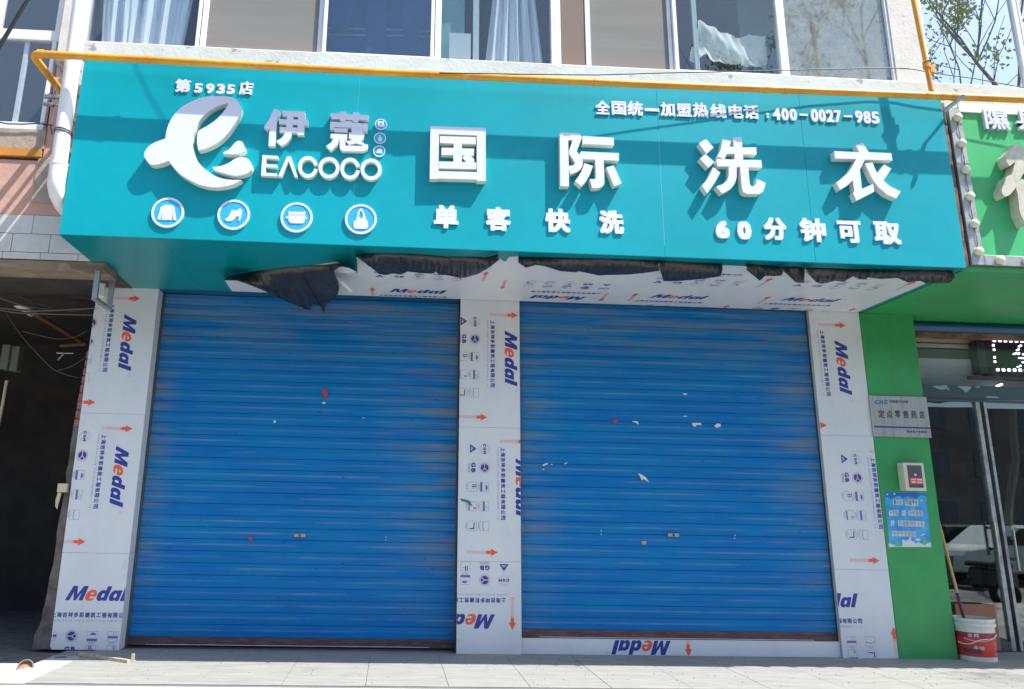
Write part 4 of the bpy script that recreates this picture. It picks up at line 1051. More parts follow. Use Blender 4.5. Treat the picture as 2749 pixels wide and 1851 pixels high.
# cables
def cable(name, pts, r, m, label, seg=6, cat='cable', sag=0, n=16):
    P = [Vector(p) for p in pts]
    if sag:
        a, b = P[0], P[-1]; P = [a+(b-a)*(i/n)+Vector((0, 0, -sag*4*(i/n)*(1-i/n))) for i in range(n+1)]
    return tag(MB().tube(P, r, seg).build(name, m, None, smooth=True), label, cat)
cable('cable', [atY(95, -40, -2.2), atY(75, 0, -2.2), atY(38, 60, -2.2), atY(-5, 132, -2.2), atY(-60, 230, -2.2)], .017, 'cable_black', 'thick black cable crossing the upper left corner')
YW = -1.62
cable('cable', [atY(x, y, -1.735+.115*min(1, max(0, (x-1300)/1000))) for x, y in ((1180, 196), (1400, 200), (1600, 202), (1800, 196), (2000, 192), (2230, 186), (2380, 183), (2450, 186), (2500, 196), (2620, 212), (2749, 236), (2800, 246))], .0045, 'cable_black', 'thin black wire strung just above the yellow gas pipe')
sh = [Vector(atY(x, y, YS)) for x, y in ((355, 150), (360, 172), (380, 215), (400, 258), (430, 307), (450, 335))]
cable('cable', [s_+SUNV*(.50/-SUNV.y*1) for s_ in sh], 0.0035, 'cable_black', 'short drop wire hanging above the left end of the sign')
cable('cable', [atY(150, 225, -1.30), atY(142, 300, -1.32), atY(136, 340, -1.32), atY(140, 362, -1.38)], .006, 'cable_grey', 'grey wire looping down beside the white downpipe')
cable('cable', [atY(x, y, -.89) for x, y in ((-5, 328), (20, 333), (60, 334), (100, 332), (140, 337))], .006, 'cable_black', 'black wire lying along the foot of the left window')
# steel arm at the joint of the two signs
j0 = atY(2593, 405/1+0, -1.60)
sa = thing('steel_arm', (5.0, -1.6, 4.9), 'grey angled steel strap between the teal sign and the gas pipe', 'bracket')
a = atY(2590, 256, -1.76); b = atY(2534, 298, -1.62); c = atY(2538, 330, -1.50)
MB().tube([a, b], .020, 5).tube([b, c], .012, 5).build('strap', 'steel', sa)
# dark gap between the signs
tag(MB().box(4.945, 4.99, -1.50, -1.44, 3.46, 5.06).build('flashing', 'rust_dark'), 'rusty dark strip in the gap between the teal and green signs', 'metal strip')

gr = random.Random(21); mb = MB()
for k in range(520):
    x = gr.uniform(-2.6, 6.6); y = -gr.random()**2*1.35-.02; s_ = gr.uniform(.003, .010)
    mb.box(x, x+s_, y, y+s_*gr.uniform(.4, 1), .002, .004+s_*.4)
tag(mb.build('grit', 'joint'), 'grit and crumbs scattered on the paving in front of the shutters', 'grit', kind='stuff')
# passage: cables, pipes, meter
cab = [[(0, 827), (100, 835), (260, 827)], [(0, 800), (70, 822), (160, 832), (245, 826)], [(0, 832), (50, 840), (160, 844), (260, 846)], [(-10, 725), (100, 775), (180, 795), (250, 802)], [(-10, 740), (60, 800), (180, 835), (250, 825)],
       [(15, 840), (60, 905), (110, 960), (150, 996), (210, 1015)], [(150, 997), (190, 985), (230, 960)], [(60, 890), (150, 910), (200, 905), (235, 888)], [(230, 732), (238, 755), (245, 768)]]
labs = ['upper grey cable sagging across the dark passage', 'grey cable dipping left of the pillar in the passage', 'lowest thick grey cable in the passage', 'thin cable slanting down under the passage beam', 'second slanting thin cable in the passage', 'long thin cable hanging down the passage wall', 'short thin cable joining the pillar in the passage', 'faint thin cable near the orange pipe', 'short wire stub hanging from the passage beam']
for k, (c, lb) in enumerate(zip(cab, labs)):
    pts = [atY(x, y, .25+.05*k) for x, y in c]
    fine = []
    for i in range(len(pts)-1):
        p0 = pts[max(i-1, 0)]; p1_ = pts[i]; p2_ = pts[i+1]; p3_ = pts[min(i+2, len(pts)-1)]
        for t in (0, .25, .5, .75): fine.append(.5*((2*p1_)+(p2_-p0)*t+(2*p0-5*p1_+4*p2_-p3_)*t*t+(3*p1_-p0-3*p2_+p3_)*t**3))
    fine.append(pts[-1])
    cable('cable', fine, .012 if k < 3 else .005, 'cable_grey', lb)
cable('drain_pipe', [atY(-20, 775, .9), atY(88, 842, .9)], .045, 'pvc', 'white plastic pipe slanting through the top of the dark passage', seg=14, cat='pipe')
cable('conduit', [atY(92, 842, .95), atY(222, 920, 1.5)], .028, 'conduit_rust', 'rusty orange pipe slanting across the dark passage', seg=10, cat='pipe')
cable('conduit', [atY(162, 929, 1.2), atY(232, 924, 1.2)], .022, 'conduit_rust', 'short level orange pipe beside the left pillar', seg=10, cat='pipe')
tag(MB().box(*sorted((atY(150, 0, 1.0).x, atY(155, 0, 1.0).x)), .95, 1.0, atY(150, 980, 1).z, atY(150, 945, 1).z).tube([atY(152, 948, .98), atY(197, 949, .98)], .01, 6).tube([atY(155, 967, .97), atY(171, 950, .97)], .01, 6).build('bracket', 'steel'), 'small grey angle bracket on the passage wall', 'bracket')
a = atY(8, 995, 1.0); b = atY(40, 930, 1.0)
tag(MB().box(a.x, b.x, .9, 1.05, a.z, b.z).box(b.x+.002, b.x+.09, .93, 1.05, a.z-.01, b.z-.01).build('meter_box', 'meter', bevel=.008), 'pale electricity meter box hanging in the dark passage', 'meter box')
cable('conduit', [atY(18, 1022, 1.0), atY(8, 1080, 1.0), atY(-10, 1170, 1.0)], .017, 'foam', 'pale thin conduit running down below the meter box', seg=8, cat='pipe')
# galvanised bracket hanging under the left corner of the sign
hb = thing('hanging_bracket', (-2.75, -.6, 3.2), 'galvanised steel U bracket hanging under the left corner of the teal sign', 'bracket')
bx = -2.765
p_a = (-.79, 3.085); p_b = (-.43, 3.10)
MB().box(bx-.022, bx+.022, p_a[0]-.02, p_a[0]+.02, p_a[1], ZU-.005).build('leg', 'steel', hb)
MB().box(bx-.022, bx+.022, p_b[0]-.02, p_b[0]+.02, p_b[1]-.015, ZU-.005).build('leg', 'steel', hb)
MB().box(bx-.022, bx+.022, p_a[0]+.02, p_b[0]-.02, p_a[1], p_a[1]+.03).build('crossbar', 'steel', hb)
MB().tube([(-2.99, -.12, 3.30), (-2.99, -.12, 3.43)], .045, 16).build('pipe_stub', 'pvc', bld)

# ================================================================== GREEN PHARMACY
gs = thing('pharmacy_sign', (6, -1.5, 4), 'green shop sign with round bulbs on its frame, cut by the right edge', 'shop sign')
GY = -1.47
box('face_panel', 5.06, 9, GY, GY+.03, 3.50, 5.03, 'green_panel', gs)
MB().box(5.005, 9, GY+.031, 0, 3.50, 5.02).build('case', 'green_pilaster', gs)
sp_ = MB().box(5.018, 5.135, GY-.035, GY-.001, 3.484, 5.0).box(5.137, 9, GY-.034, GY-.001, 3.484, 3.577)
sp_.build('frame', 'alu_strip', gs, bevel=.003)
MB().box(5.135, 9, GY-.02, GY-.001, 4.985, 5.075).build('frame', 'upvc', gs)
for z in (4.908, 4.647, 4.386, 4.125, 3.864, 3.603):
    MB().lathe([(0, .045), (.02, .043), (.032, .034), (.038, .018), (.038, 0)], (5.087, GY-.035, z), 16, axis='Y').build('bulb', 'bulb', gs, smooth=True)
for k in range(15):
    MB().lathe([(0, .045), (.02, .043), (.032, .034), (.038, .018), (.038, 0)], (5.27+k*.25, GY-.035, 3.53), 16, axis='Y').build('bulb', 'bulb', gs, smooth=True)
zs = [4.908, 4.647, 4.386, 4.125, 3.864, 3.603]
for a, b in zip(zs[:-1], zs[1:]):
    MB().tube([(5.087, GY-.038, a-.03), (5.082+random.uniform(-.006, .006), GY-.045, (a+b)/2), (5.09, GY-.038, b+.03)], .003, 5).build('wire', 'cable_grey', gs)
def green_char(ch, x0, y0, x1, y1, d=.028, bold=.006):
    Yf = GY-d
    a = atY(x0, (y0+y1)/2, Yf); b = atY(x1, (y0+y1)/2, Yf); t = atY((x0+x1)/2, y0, Yf); u = atY((x0+x1)/2, y1, Yf)
    vs, fs = fit(glyph(ch, 3), a.x, b.x, u.z, t.z, bold); mb = MB()
    for k, (dx, dz) in enumerate(((0, 0), (1, 1), (-1, 1), (1, -1), (-1, -1), (1.2, 0), (-1.2, 0), (0, 1), (0, -1))):
        put_wall(mb, ([(x+dx*bold*.8, z+dz*bold*.8) for x, z in vs], fs), Yf-k*.00015, d+k*.00015)
    mb.build('character', 'letter_white', gs)
green_char('隰', 2049+1978/z3, 980/z3, 2049+2200/z3, 1158/z3)
green_char('县', 2049+2262/z3, 985/z3, 2049+2490/z3, 1165/z3)
GD = .105
def gpoly(p): return px_poly(p, 2600, 350, 5.805, GY-GD)
shp = [[(705,216),(760,208),(865,290),(960,380),(865,450),(760,480),(700,515),(655,552),(625,540),(590,475),(572,395),(640,330),(690,260)],
       [(740,470),(865,425),(1010,380),(1000,520),(865,665),(820,740),(740,890),(650,1000),(575,1040),(535,1005),(520,920),(560,830),(600,720),(680,680)],
       [(742,880),(830,760),(930,800),(960,1000),(960,1400),(900,1480),(840,1370),(795,1240),(770,1000)],
       [(1050,300),(1500,330),(1500,430),(1050,410)], [(1050,560),(1520,580),(1520,690),(1050,670)], [(1240,700),(1350,705),(1350,1400),(1200,1400),(1240,1300)]]
mb = MB()
for k, s_ in enumerate(shp): put_wall(mb, flat([smooth_poly(gpoly(s_), 3)]), GY-GD-k*.0004, GD+k*.0004-.001)
mb.build('character', 'letter_cream', gs)
# soffit and pilaster
for a, b in ((4.94, 5.6), (5.602, 6.9), (6.902, 9)):
    box('soffit_panel', a, b, GY+.0, .26, 3.430, 3.483, 'green_pilaster', gs)
pil = thing('pilaster', (5.18, .05, 0), 'green clad pilaster between the right pillar and the pharmacy door', 'pilaster')
box('cladding', 4.892, 5.477, -.004, .54, 0, 3.43, 'green_pilaster', pil, bevel=.003)
# shutter box over the door
sbx = thing('shutter_box', (7, .25, 3.4), 'rolled up blue shutter under the green soffit at the right edge', 'roller shutter')
z0s = atY(2500, 889, .20).z; z1s = 3.43
mb = MB(); cur = []
for k in range(9):
    t = k/8; cur.append((.20+.05*(1-math.sin(t*math.pi)), z0s+(z1s-z0s)*t))
vs = []; 
for y, z in cur: vs += [(5.48, y, z), (9, y, z)]
fs = [(2*i, 2*i+1, 2*i+3, 2*i+2) for i in range(8)]
mb.add(vs, fs).build('curtain_roll', 'shutter_box', sbx, smooth=True)
MB().box(5.48, 9, .24, .34, z0s-.05, z0s-.002).build('rail', 'rust_dark', sbx)
# shopfront glazing
YDR = .55
def dz(px, py): return atY(px, py, YDR).z
def dx(px, py): return atY(px, py, YDR).x
sf2 = thing('shopfront', (7, YDR, 0), 'glazed pharmacy front with dark door glass and a flower decal strip', 'shopfront')
zh = dz(2600, 1078)
xst0, xst1 = dx(2612, 1072), dx(2640, 1074)
MB().box(5.477, 9, YDR-.03, YDR+.05, zh-.012, zh+.014).build('header', 'steel_dark', sf2)
zdec0, zdec1 = dz(2500, 1033), zh
dm = MB().box(5.477, 9, YDR-.008, YDR+.0, zh+.014, zdec0)
dmo = dm.build('decal_strip', 'decal_dark', sf2)
# pale petals on the decal
for pts in ([(1500,455),(1640,450),(1650,475),(1600,490),(1560,480)], [(1725,455),(1855,460),(1850,480),(1810,515),(1785,490)], [(1645,475),(1665,480),(1660,498),(1645,490)], [(1885,458),(1935,460),(1925,475)],
            [(1995,545),(2090,550),(2110,565),(1990,560)]):
    mb = MB(); put_wall(mb, flat([px_poly(pts, 2049, 900, z3, YDR-.01)]), YDR-.012, .003); mb.build('petal', 'decal_blue', dmo)
mb = MB()
put_wall(mb, flat([px_poly([(1465,640),(1465,600),(1560,612),(1640,600),(1700,590),(1850,575),(1870,645),(1640,645)], 2049, 900, z3, YDR-.01)]), YDR-.012, .003)
put_wall(mb, flat([px_poly([(1965,580),(2400,583),(2400,662),(1968,655)], 2049, 900, z3, YDR-.01)]), YDR-.012, .003)
mb.build('decal_band', 'decal_blue', sf2)
zb_ = .09
sl1 = atY(2700, 1740, YDR)
MB().box(5.477, xst0, YDR-.004, YDR+.004, zb_, zh-.012).build('door_glass', 'glass_door', sf2)
MB().box(xst1+.0, 9, YDR-.004, YDR+.004, zb_, zh-.012).build('door_glass', 'glass_door', sf2)
MB().box(xst0, xst0+.045, YDR-.03, YDR+.03, 0, zh-.012).box(xst1-.03, xst1, YDR-.03, YDR+.03, 0, zh-.012).build('door_stile', 'steel', sf2)
MB().box(5.477, xst0, YDR-.03, YDR+.03, 0, zb_).box(xst1, 9, YDR-.03, YDR+.03, 0, zb_).build('bottom_rail', 'steel_dark', sf2)
MB().tube([(xst0-.03, YDR-.07, .95), (xst0-.03, YDR-.07, 1.30)], .014, 8).box(xst0-.05, xst0-.01, YDR-.06, YDR-.03, 1.0, 1.03).box(xst0-.05, xst0-.01, YDR-.06, YDR-.03, 1.22, 1.25).build('handle', 'chrome', sf2)
MB().tube([(xst1+.05, YDR-.07, .80), (xst1+.05, YDR-.07, 1.22)], .014, 8).box(xst1+.03, xst1+.07, YDR-.06, YDR-.03, .9, .93).box(xst1+.03, xst1+.07, YDR-.06, YDR-.03, 1.12, 1.15).build('handle', 'chrome', sf2)
ztr = zdec0
MB().box(5.477, 9, YDR-.004, YDR+.004, ztr, 3.43).build('transom_glass', 'glass_clear', sf2)
# interior
box('interior_floor', 5.3, 9, .62, 4, -.005, .0, 'interior_floor', sf2)
MB().box(5.2, 14, 4, 4.1, 0, 3.5).build('back_wall', 'room_dark', sf2)
MB().box(9.0, 9.1, .5, 4, 0, 3.5).build('side_wall', 'room_dark', sf2)
MB().box(5.2, 9.1, .62, 4, 3.45, 3.5).build('ceiling', 'interior_white', sf2)
MB().box(5.3, 5.47, .62, 4, 0, 3.5).build('side_wall', 'room_dark', sf2)
YB = .80
for (y0_, y1_, m_n) in ((892, 920, 'beige'), (920, 934, 'box_cream'), (934, 962, 'meter')):
    MB().box(5.47, 9, YB, YB+.1, atY(2500, y1_+3, YB).z, atY(2500, y0_, YB).z).build('bulkhead', m_n, sf2)
MB().box(5.47, 9, YB-.01, YB+.1, atY(2500, 1034, YB).z-.02, atY(2500, 963, YB).z).build('bulkhead', 'interior_white', sf2)
for k in range(4):
    MB().box(6.9+k*.5, 7.3+k*.5, 2.6, 2.9, 0, 2.1).build('shelf', 'shelf', sf2)
# LED sign
led = thing('led_sign', (7, .7, 2.9), 'black hanging LED sign with white lit dots behind the pharmacy glass', 'led sign')
YL = .68
a = atY(2652, 1008, YL); b = atY(2660, 900, YL)
lo_, hi_ = atY(2700, 1012, YL).z, atY(2700, 897, YL).z
box('housing', a.x, 9, YL, YL+.09, lo_, hi_, 'led_black', led)
MB().box(a.x-.10, a.x-.005, YL-.02, YL+.1, lo_+.03, hi_-.10).build('end_cap', 'steel_dark', led)
MB().box(atY(2600, 1016, YL+.03).x, 9, YL-.005, YL+.05, lo_-.035, lo_-.002).build('bracket', 'frame_brown', led)
mb = MB()
def dot(x, y, w_=9, h_=2.6):
    x = 2640+x/6.275; y = 850+y/6.275
    p = atY(x, y, YL-.006); ww = w_/2/285; hh = h_/285; mb.box(p.x-ww, p.x+ww, YL-.008, YL-.0005, p.z-hh, p.z+hh)
for k in range(8): dot(187+k*93, 413+k*2.6); dot(247+k*94, 898+k*2, 9, 4.2)
for x, y in ((170, 487), (183, 560), (192, 688), (198, 762)): dot(x, y, 6, 3.5)
for x, y in ((605, 505), (633, 490), (572, 570), (597, 555), (518, 635), (550, 620), (588, 635), (600, 620), (585, 850), (625, 832), (668, 772), (676, 640)): dot(x, y, 6, 2)
dot(645, 702, 20, 2)
mb.build('led_dots', 'led_on', led)
# small inner spotlight
tag(MB().tube([atY(2675, 1038, .66), atY(2690, 1032, .66)], .012, 8).build('tube_lamp', 'led_on'), 'small bright tube lamp under the LED sign', 'lamp')

# plaque on the pilaster
pq_ = thing('plaque', (5.2, -.03, 2.35), 'brushed steel plaque with teal letters and a blue line on the green pilaster', 'plaque')
PYY = -.022
px0, px1 = atY(2340, 1117, PYY).x, atY(2494, 1120, PYY).x
pzt, pzb = atY(2410, 1064, PYY).z, atY(2420, 1174, PYY).z
box('plate', px0, px1, PYY, -.006, pzb, pzt, 'plaque', pq_, bevel=.002)
def plq(ch, x0, y0, x1, y1, m, bold=0, shear=0, s=11.2, ox=2330, oy=1050, parent=None, Y=PYY, name='character'):
    a = atY(ox+x0/s, oy+(y0+y1)/2/s, Y).x; b = atY(ox+x1/s, oy+(y0+y1)/2/s, Y).x
    t = atY(ox+(x0+x1)/2/s, oy+y0/s, Y).z; u = atY(ox+(x0+x1)/2/s, oy+y1/s, Y).z
    vs, fs = fit(glyph(ch, 2, shear), a, b, u, t, bold); mb = MB()
    for k, (dx_, dz_) in enumerate(((0, 0), (1, 0), (-1, 0), (0, 1), (0, -1)) if bold else ((0, 0),)):
        put_wall(mb, ([(x+dx_*bold, z+dz_*bold) for x, z in vs], fs), Y-.0012-k*.0001, .0010)
    return mb.build(name, m, parent)
for k, ch in enumerate('CHS'): plq(ch, 195+k*140, 268, 325+k*138, 405, 'plaque_teal', .004, .15, parent=pq_)
for k, ch in enumerate('中国医疗保险'): plq(ch, 640+k*98, 275+k*2, 722+k*98, 358+k*2, 'plaque_ink', .0008, parent=pq_)
for k, ch in enumerate('定点零售药店'): plq(ch, 310+k*248, 575+k*5, 500+k*240, 815+k*4, 'plaque_ink', .0022, parent=pq_)
for k, ch in enumerate('隰县医疗保障局'): plq(ch, 1170+k*88, 1188+k*3, 1240+k*88, 1255+k*3, 'plaque_ink', .0008, parent=pq_)
zl = atY(2420, 1050+1095/11.2, PYY).z
MB().box(px0+.012, px1-.002, PYY-.0015, PYY-.0003, zl-.009, zl+.008).build('line', 'plaque_blue', pq_)
# electric box
eb = thing('switch_box', (5.25, -.08, 1.72), 'cream electric box with a red sticker on the green pilaster', 'switch box')
DEP = .11
f0 = atY(2424, 1242, -DEP); f1 = atY(2508-18, 1320, -DEP)
f1 = atY(2489, 1319, -DEP)
box('case', f0.x, f1.x, -DEP, -.005, f1.z, f0.z, 'box_cream', eb, bevel=.006)
w0, w1 = f0.x+(f1.x-f0.x)*.17, f1.x-(f1.x-f0.x)*.15; v0, v1 = f1.z+(f0.z-f1.z)*.11, f0.z-(f0.z-f1.z)*.10
box('cover_window', w0, w1, -DEP-.004, -DEP+.002, v0, v1, 'box_window', eb)
H_ = v1-v0
st2 = box('sticker', w0+.01, w1-.004, -DEP-.0055, -DEP-.0041, v0+H_*.17, v0+H_*.44, 'sticker_red', eb)
mb = MB()
for r_ in (0, 1):
    for c_ in (0, 1):
        xa = w0+.02+c_*(w1-w0-.02)*.5; mb.box(xa, xa+(w1-w0)*.36, -DEP-.0066, -DEP-.0056, v0+H_*(.20+r_*.125), v0+H_*(.28+r_*.125))
mb.build('sticker_print', 'sticker_pink', eb)
MB().lathe([(0, .004), (.013, .004), (.013, 0)], ((w0+w1)/2, -DEP-.004, v0+H_*.58), 16, axis='Y').build('lock', 'bucket_white', eb)
# poster
po = thing('poster', (5.15, -.01, 1.3), 'light blue notice poster with clouds and white skyline below the electric box', 'poster')
PYP = -.0065
c_ = [atY(x, y, PYP) for x, y in ((2373, 1321), (2486, 1322), (2500, 1469), (2388, 1468))]
vs = [(p.x, PYP, p.z) for p in c_]; MB().add(vs+[(x, PYP+.002, z) for x, y, z in vs], [(0, 1, 2, 3), (7, 6, 5, 4), (0, 4, 5, 1), (1, 5, 6, 2), (2, 6, 7, 3), (3, 7, 4, 0)]).build('sheet', 'poster_blue', po)
def pz_(pts, m, name, k=0):
    mb = MB(); put_wall(mb, flat([px_poly(pts, 2370, 1230, 6.273, PYP)]), PYP-.0008-k*.0003, .0007); return mb.build(name, m, po)
pz_([(20,575),(730,595),(730,650),(650,625),(600,650),(560,690),(420,640),(350,680),(260,640),(150,690),(40,650)], 'poster_dark', 'cloud_band')
for pts in ([(60,605),(88,603),(88,628),(60,628)], [(180,595),(208,595),(208,620),(180,620)], [(640,705),(668,705),(668,728),(640,728)]): pz_(pts, 'poster_pale', 'star', 1)
pz_([(100,1500),(95,1440),(330,1490),(325,1380),(385,1385),(390,1440),(400,1380),(440,1375),(445,1330),(470,1330),(480,1400),(530,1405),(540,1450),(600,1420),(700,1470),(790,1420),(810,1435),(815,1500)], 'poster_pale', 'skyline', 1)
pz_([(215,1380),(330,1470),(320,1495),(200,1490)], 'poster_green', 'hill', 2); pz_([(705,1330),(780,1430),(700,1465),(650,1425)], 'poster_green', 'hill', 2)
pz_([(540,1390),(590,1350),(645,1380),(610,1395)], 'poster_pale', 'cloud', 2); pz_([(630,1300),(660,1290),(715,1270),(690,1300),(640,1310)], 'poster_pale', 'bird', 2)
# notice text: legible only as rows of small characters
def prow(s, x0, x1, y0, y1, m, dy=0, halo=True):
    n = len(s); w_ = (x1-x0)/n
    if halo:
        pz_([(x0-6, y0-6), (x1+6, y0+dy-6), (x1+6, y1+dy+6), (x0-6, y1+6)], 'poster_pale', 'text_ground', 1)
    for k, ch in enumerate(s):
        if ch == ' ': continue
        o = plq(ch, x0+k*w_+w_*.06, y0+dy*k/n, x0+(k+1)*w_-w_*.06, y1+dy*k/n, m, .0006, s=6.273, ox=2370, oy=1230, parent=po, Y=PYP-.001)
prow('遇火灾', 178, 325, 710, 785, 'poster_ink', 4); prow('早报平安', 385, 590, 705, 795, 'poster_ink', 6)
prow('不要怕', 112, 255, 880, 965, 'print_grey', 6); prow('快', 325, 375, 890, 965, 'print_pink'); prow('及时报警', 440, 660, 885, 965, 'print_grey', 8)
prow('人', 140, 185, 1060, 1135, 'print_grey'); prow('员疏散到安全处', 265, 690, 1055, 1140, 'print_grey', 20)
prow('守护平安家园', 165, 540, 1235, 1310, 'print_grey', 8)

# bucket
BX, BY = 5.672, .0
bk_ = thing('paint_bucket', (BX, BY, 0), 'white and red paint bucket standing against the green pilaster', 'bucket')
rt, rb_, bh = .178, .160, .385
def rr_(h): return rb_+(rt-rb_)*h/bh
mb = MB()
hs = [0, .004, .045, .045, .255, .255, .335, .338, .352, .355, bh-.012, bh-.010, bh]
pf = [(0, 0), (rb_, .004), (rr_(.045), .045), (rr_(.215), .215), (rr_(.262), .262), (rr_(.315), .315), (rr_(.315)+.012, .316), (rr_(.345)+.012, .345), (rr_(.345)+.001, .346), (rr_(.36), .360), (rr_(.36)+.010, .362), (rt+.010, bh), (rt-.004, bh), (rb_-.004, .02), (0, .02)]
mb.lathe(pf, (BX, BY, 0), 40, mis=[0, 0, 1, 2, 0, 0, 0, 0, 0, 0, 0, 0, 0, 0])
mb.build('body', ['bucket_white', 'bucket_red', 'bucket_magenta'], bk_, smooth=True)
def onb(ang, h, off=.004): r_ = rr_(h)+off; return (BX+r_*math.sin(ang), BY-r_*math.cos(ang), h)
MB().tube([onb(-1.1+.08*k, .20-.0+.012*math.sin(k*.45)-.0*k, .002) if False else onb(-1.15+.1*k, .205-.028*math.sin(math.pi*k/17)+.001*k, .0015) for k in range(18)], .0035, 5).build('stripe', 'bucket_print', bk_)
MB().tube([onb(-1.5+.115*k, .165-.012*math.sin(k*.5)+(.0065*max(k-6, 0)), .012) for k in range(20)], .006, 6).build('handle', 'bucket_white', bk_, smooth=True)
def btext(ch, a0, a1, h0, h1, m, bold=.0012):
    vs, fs = fit(glyph(ch, 2), a0, a1, h0, h1, 0); mb = MB()
    for k, (da, dh) in enumerate(((0, 0), (1, 0), (-1, 0), (0, 1), (0, -1))):
        mb.add([onb(x+da*bold/.17, z+dh*bold, .0012+k*.0001) for x, z in vs], fs)
    mb.build('character', m, bk_, fix=False)
btext('立', -.95, -.72, .222, .252, 'bucket_white'); btext('邦', -.66, -.42, .220, .254, 'bucket_white')
mb = MB(); N = 8
mb.add([onb(-1.3+.13*k, h, .001) for k in range(N) for h in (.075, .115)], [(2*k, 2*k+2, 2*k+3, 2*k+1) for k in range(N-1)]); mb.build('label', 'bucket_dark', bk_, fix=False)
btext('净', -.75, -.52, .112, .145, 'bucket_print'); btext('味', -.46, -.22, .110, .143, 'bucket_print')
mb = MB()
for h in (.165, .145, .122, .065): mb.add([onb(.45, h, .001), onb(.72, h, .001), onb(.72, h+.006, .001), onb(.45, h+.006, .001)], [(0, 1, 2, 3)])
mb.build('small_print', 'bucket_print', bk_, fix=False)
# broom stick standing in the bucket
t0_ = Vector((BX-.02, BY+.02, .03)); t1_ = atY(2529, 1440, .12)
t1_ = Vector(atY(2527, 1430, .10)); 
stk = thing('broom_stick', tuple(t0_), 'wooden broom stick with a dark purple lower end leaning in the paint bucket', 'stick')
dr = (t1_-t0_); mid = t0_+dr*.50
MB().tube([t0_, mid], .015, 10).build('grip', 'stick_purple', stk, smooth=True)
MB().tube([mid, mid+dr*.5, mid+dr*.62], .014, 10).build('shaft', 'stick_wood', stk, smooth=True)
cbx = [atY(x, y, .50) for x, y in ((2560, 1612), (2655, 1622), (2655, 1700))]
tag(MB().box(cbx[0].x-.05, cbx[1].x, .42, .50, .02, cbx[1].z).build('brown_fill', 'brown_fill'), 'brown sheet added behind the paint bucket to stand for a reflection in the door glass', 'brown_fill')  # added sheet standing in for the brown-orange reflection in the door glass

# ================================================================== SMALL THINGS ON THE GROUND
w0 = atZ(213, 1752, .03); w1 = atZ(345, 1782, .0)
dv = Vector((w1.x-w0.x, w1.y-w0.y, 0)); nn = Vector((-dv.y, dv.x, 0)).normalized()*.016
z_ = .030
tag(MB().add([tuple(w0-nn+Vector((0, 0, -w0.z+.005))), tuple(w1-nn+Vector((0, 0, .005))), tuple(w1+nn+Vector((0, 0, .005))), tuple(w0+nn+Vector((0, 0, -w0.z+.005))),
    tuple(w0-nn+Vector((0, 0, -w0.z+z_))), tuple(w1-nn+Vector((0, 0, z_))), tuple(w1+nn+Vector((0, 0, z_))), tuple(w0+nn+Vector((0, 0, -w0.z+z_)))],
    [(0, 3, 2, 1), (4, 5, 6, 7), (0, 1, 5, 4), (1, 2, 6, 5), (2, 3, 7, 6), (3, 0, 4, 7)]).build('wood_strip', 'wood'), 'thin wooden batten lying on the floor by the left pillar foot', 'batten')
q0 = atZ(356, 1776, .004)
tag(MB().box(q0.x-.011, q0.x+.011, q0.y-.01, q0.y+.01, .004, .065).box(q0.x-.02, q0.x+.02, q0.y-.014, q0.y+.012, .004, .014).build('wood_peg', 'wood'), 'short wooden peg standing just right of the batten', 'peg')
q1 = atZ(160, 1766, .004)
tag(MB().tube([q1+Vector((-.04, -.01, .004)), q1+Vector((.05, .02, .004))], .004, 5).build('nail', 'cable_black'), 'dark thin rod lying left of the batten', 'rod')
hc = atZ(66, 1796, .0)
dr_ = thing('drain_stub', (hc.x, hc.y, 0), 'round drain pipe mouth in the kerb at the lower left corner', 'drain pipe')
mb = MB(); n_ = 28
axis = Vector((.15, -.80, .62)).normalized(); pa = axis.orthogonal().normalized(); pb = axis.cross(pa)
cc = Vector((hc.x-.01, hc.y+.03, .012))
ring = lambda r_, o_: [cc+axis*o_+(pa*math.cos(2*math.pi*k/n_)+pb*math.sin(2*math.pi*k/n_))*r_ for k in range(n_)]
v_ = ring(.060, -.12)+ring(.060, .0)+ring(.052, .0)+ring(.052, -.12)
mb.add(v_, [(j*n_+k, j*n_+(k+1) % n_, (j+1)*n_+(k+1) % n_, (j+1)*n_+k) for j in range(3) for k in range(n_)])
mb.build('pipe', 'meter', dr_, smooth=True)
MB().add(ring(.0515, -.03), [tuple(range(n_))]).build('bore', 'brown_fill', dr_)
rb2 = random.Random(9); mb = MB()
for k in range(46):
    x = rb2.uniform(-3.35, -2.95); y = rb2.uniform(-1.35, -.7); s_ = rb2.uniform(.006, .02)
    mb.box(x, x+s_, y, y+s_*.8, -.02, -.012+s_*.5)
tag(mb.build('rubble', 'cement'), 'crumbs of cement on the kerb at the lower left corner', 'rubble', kind='stuff')

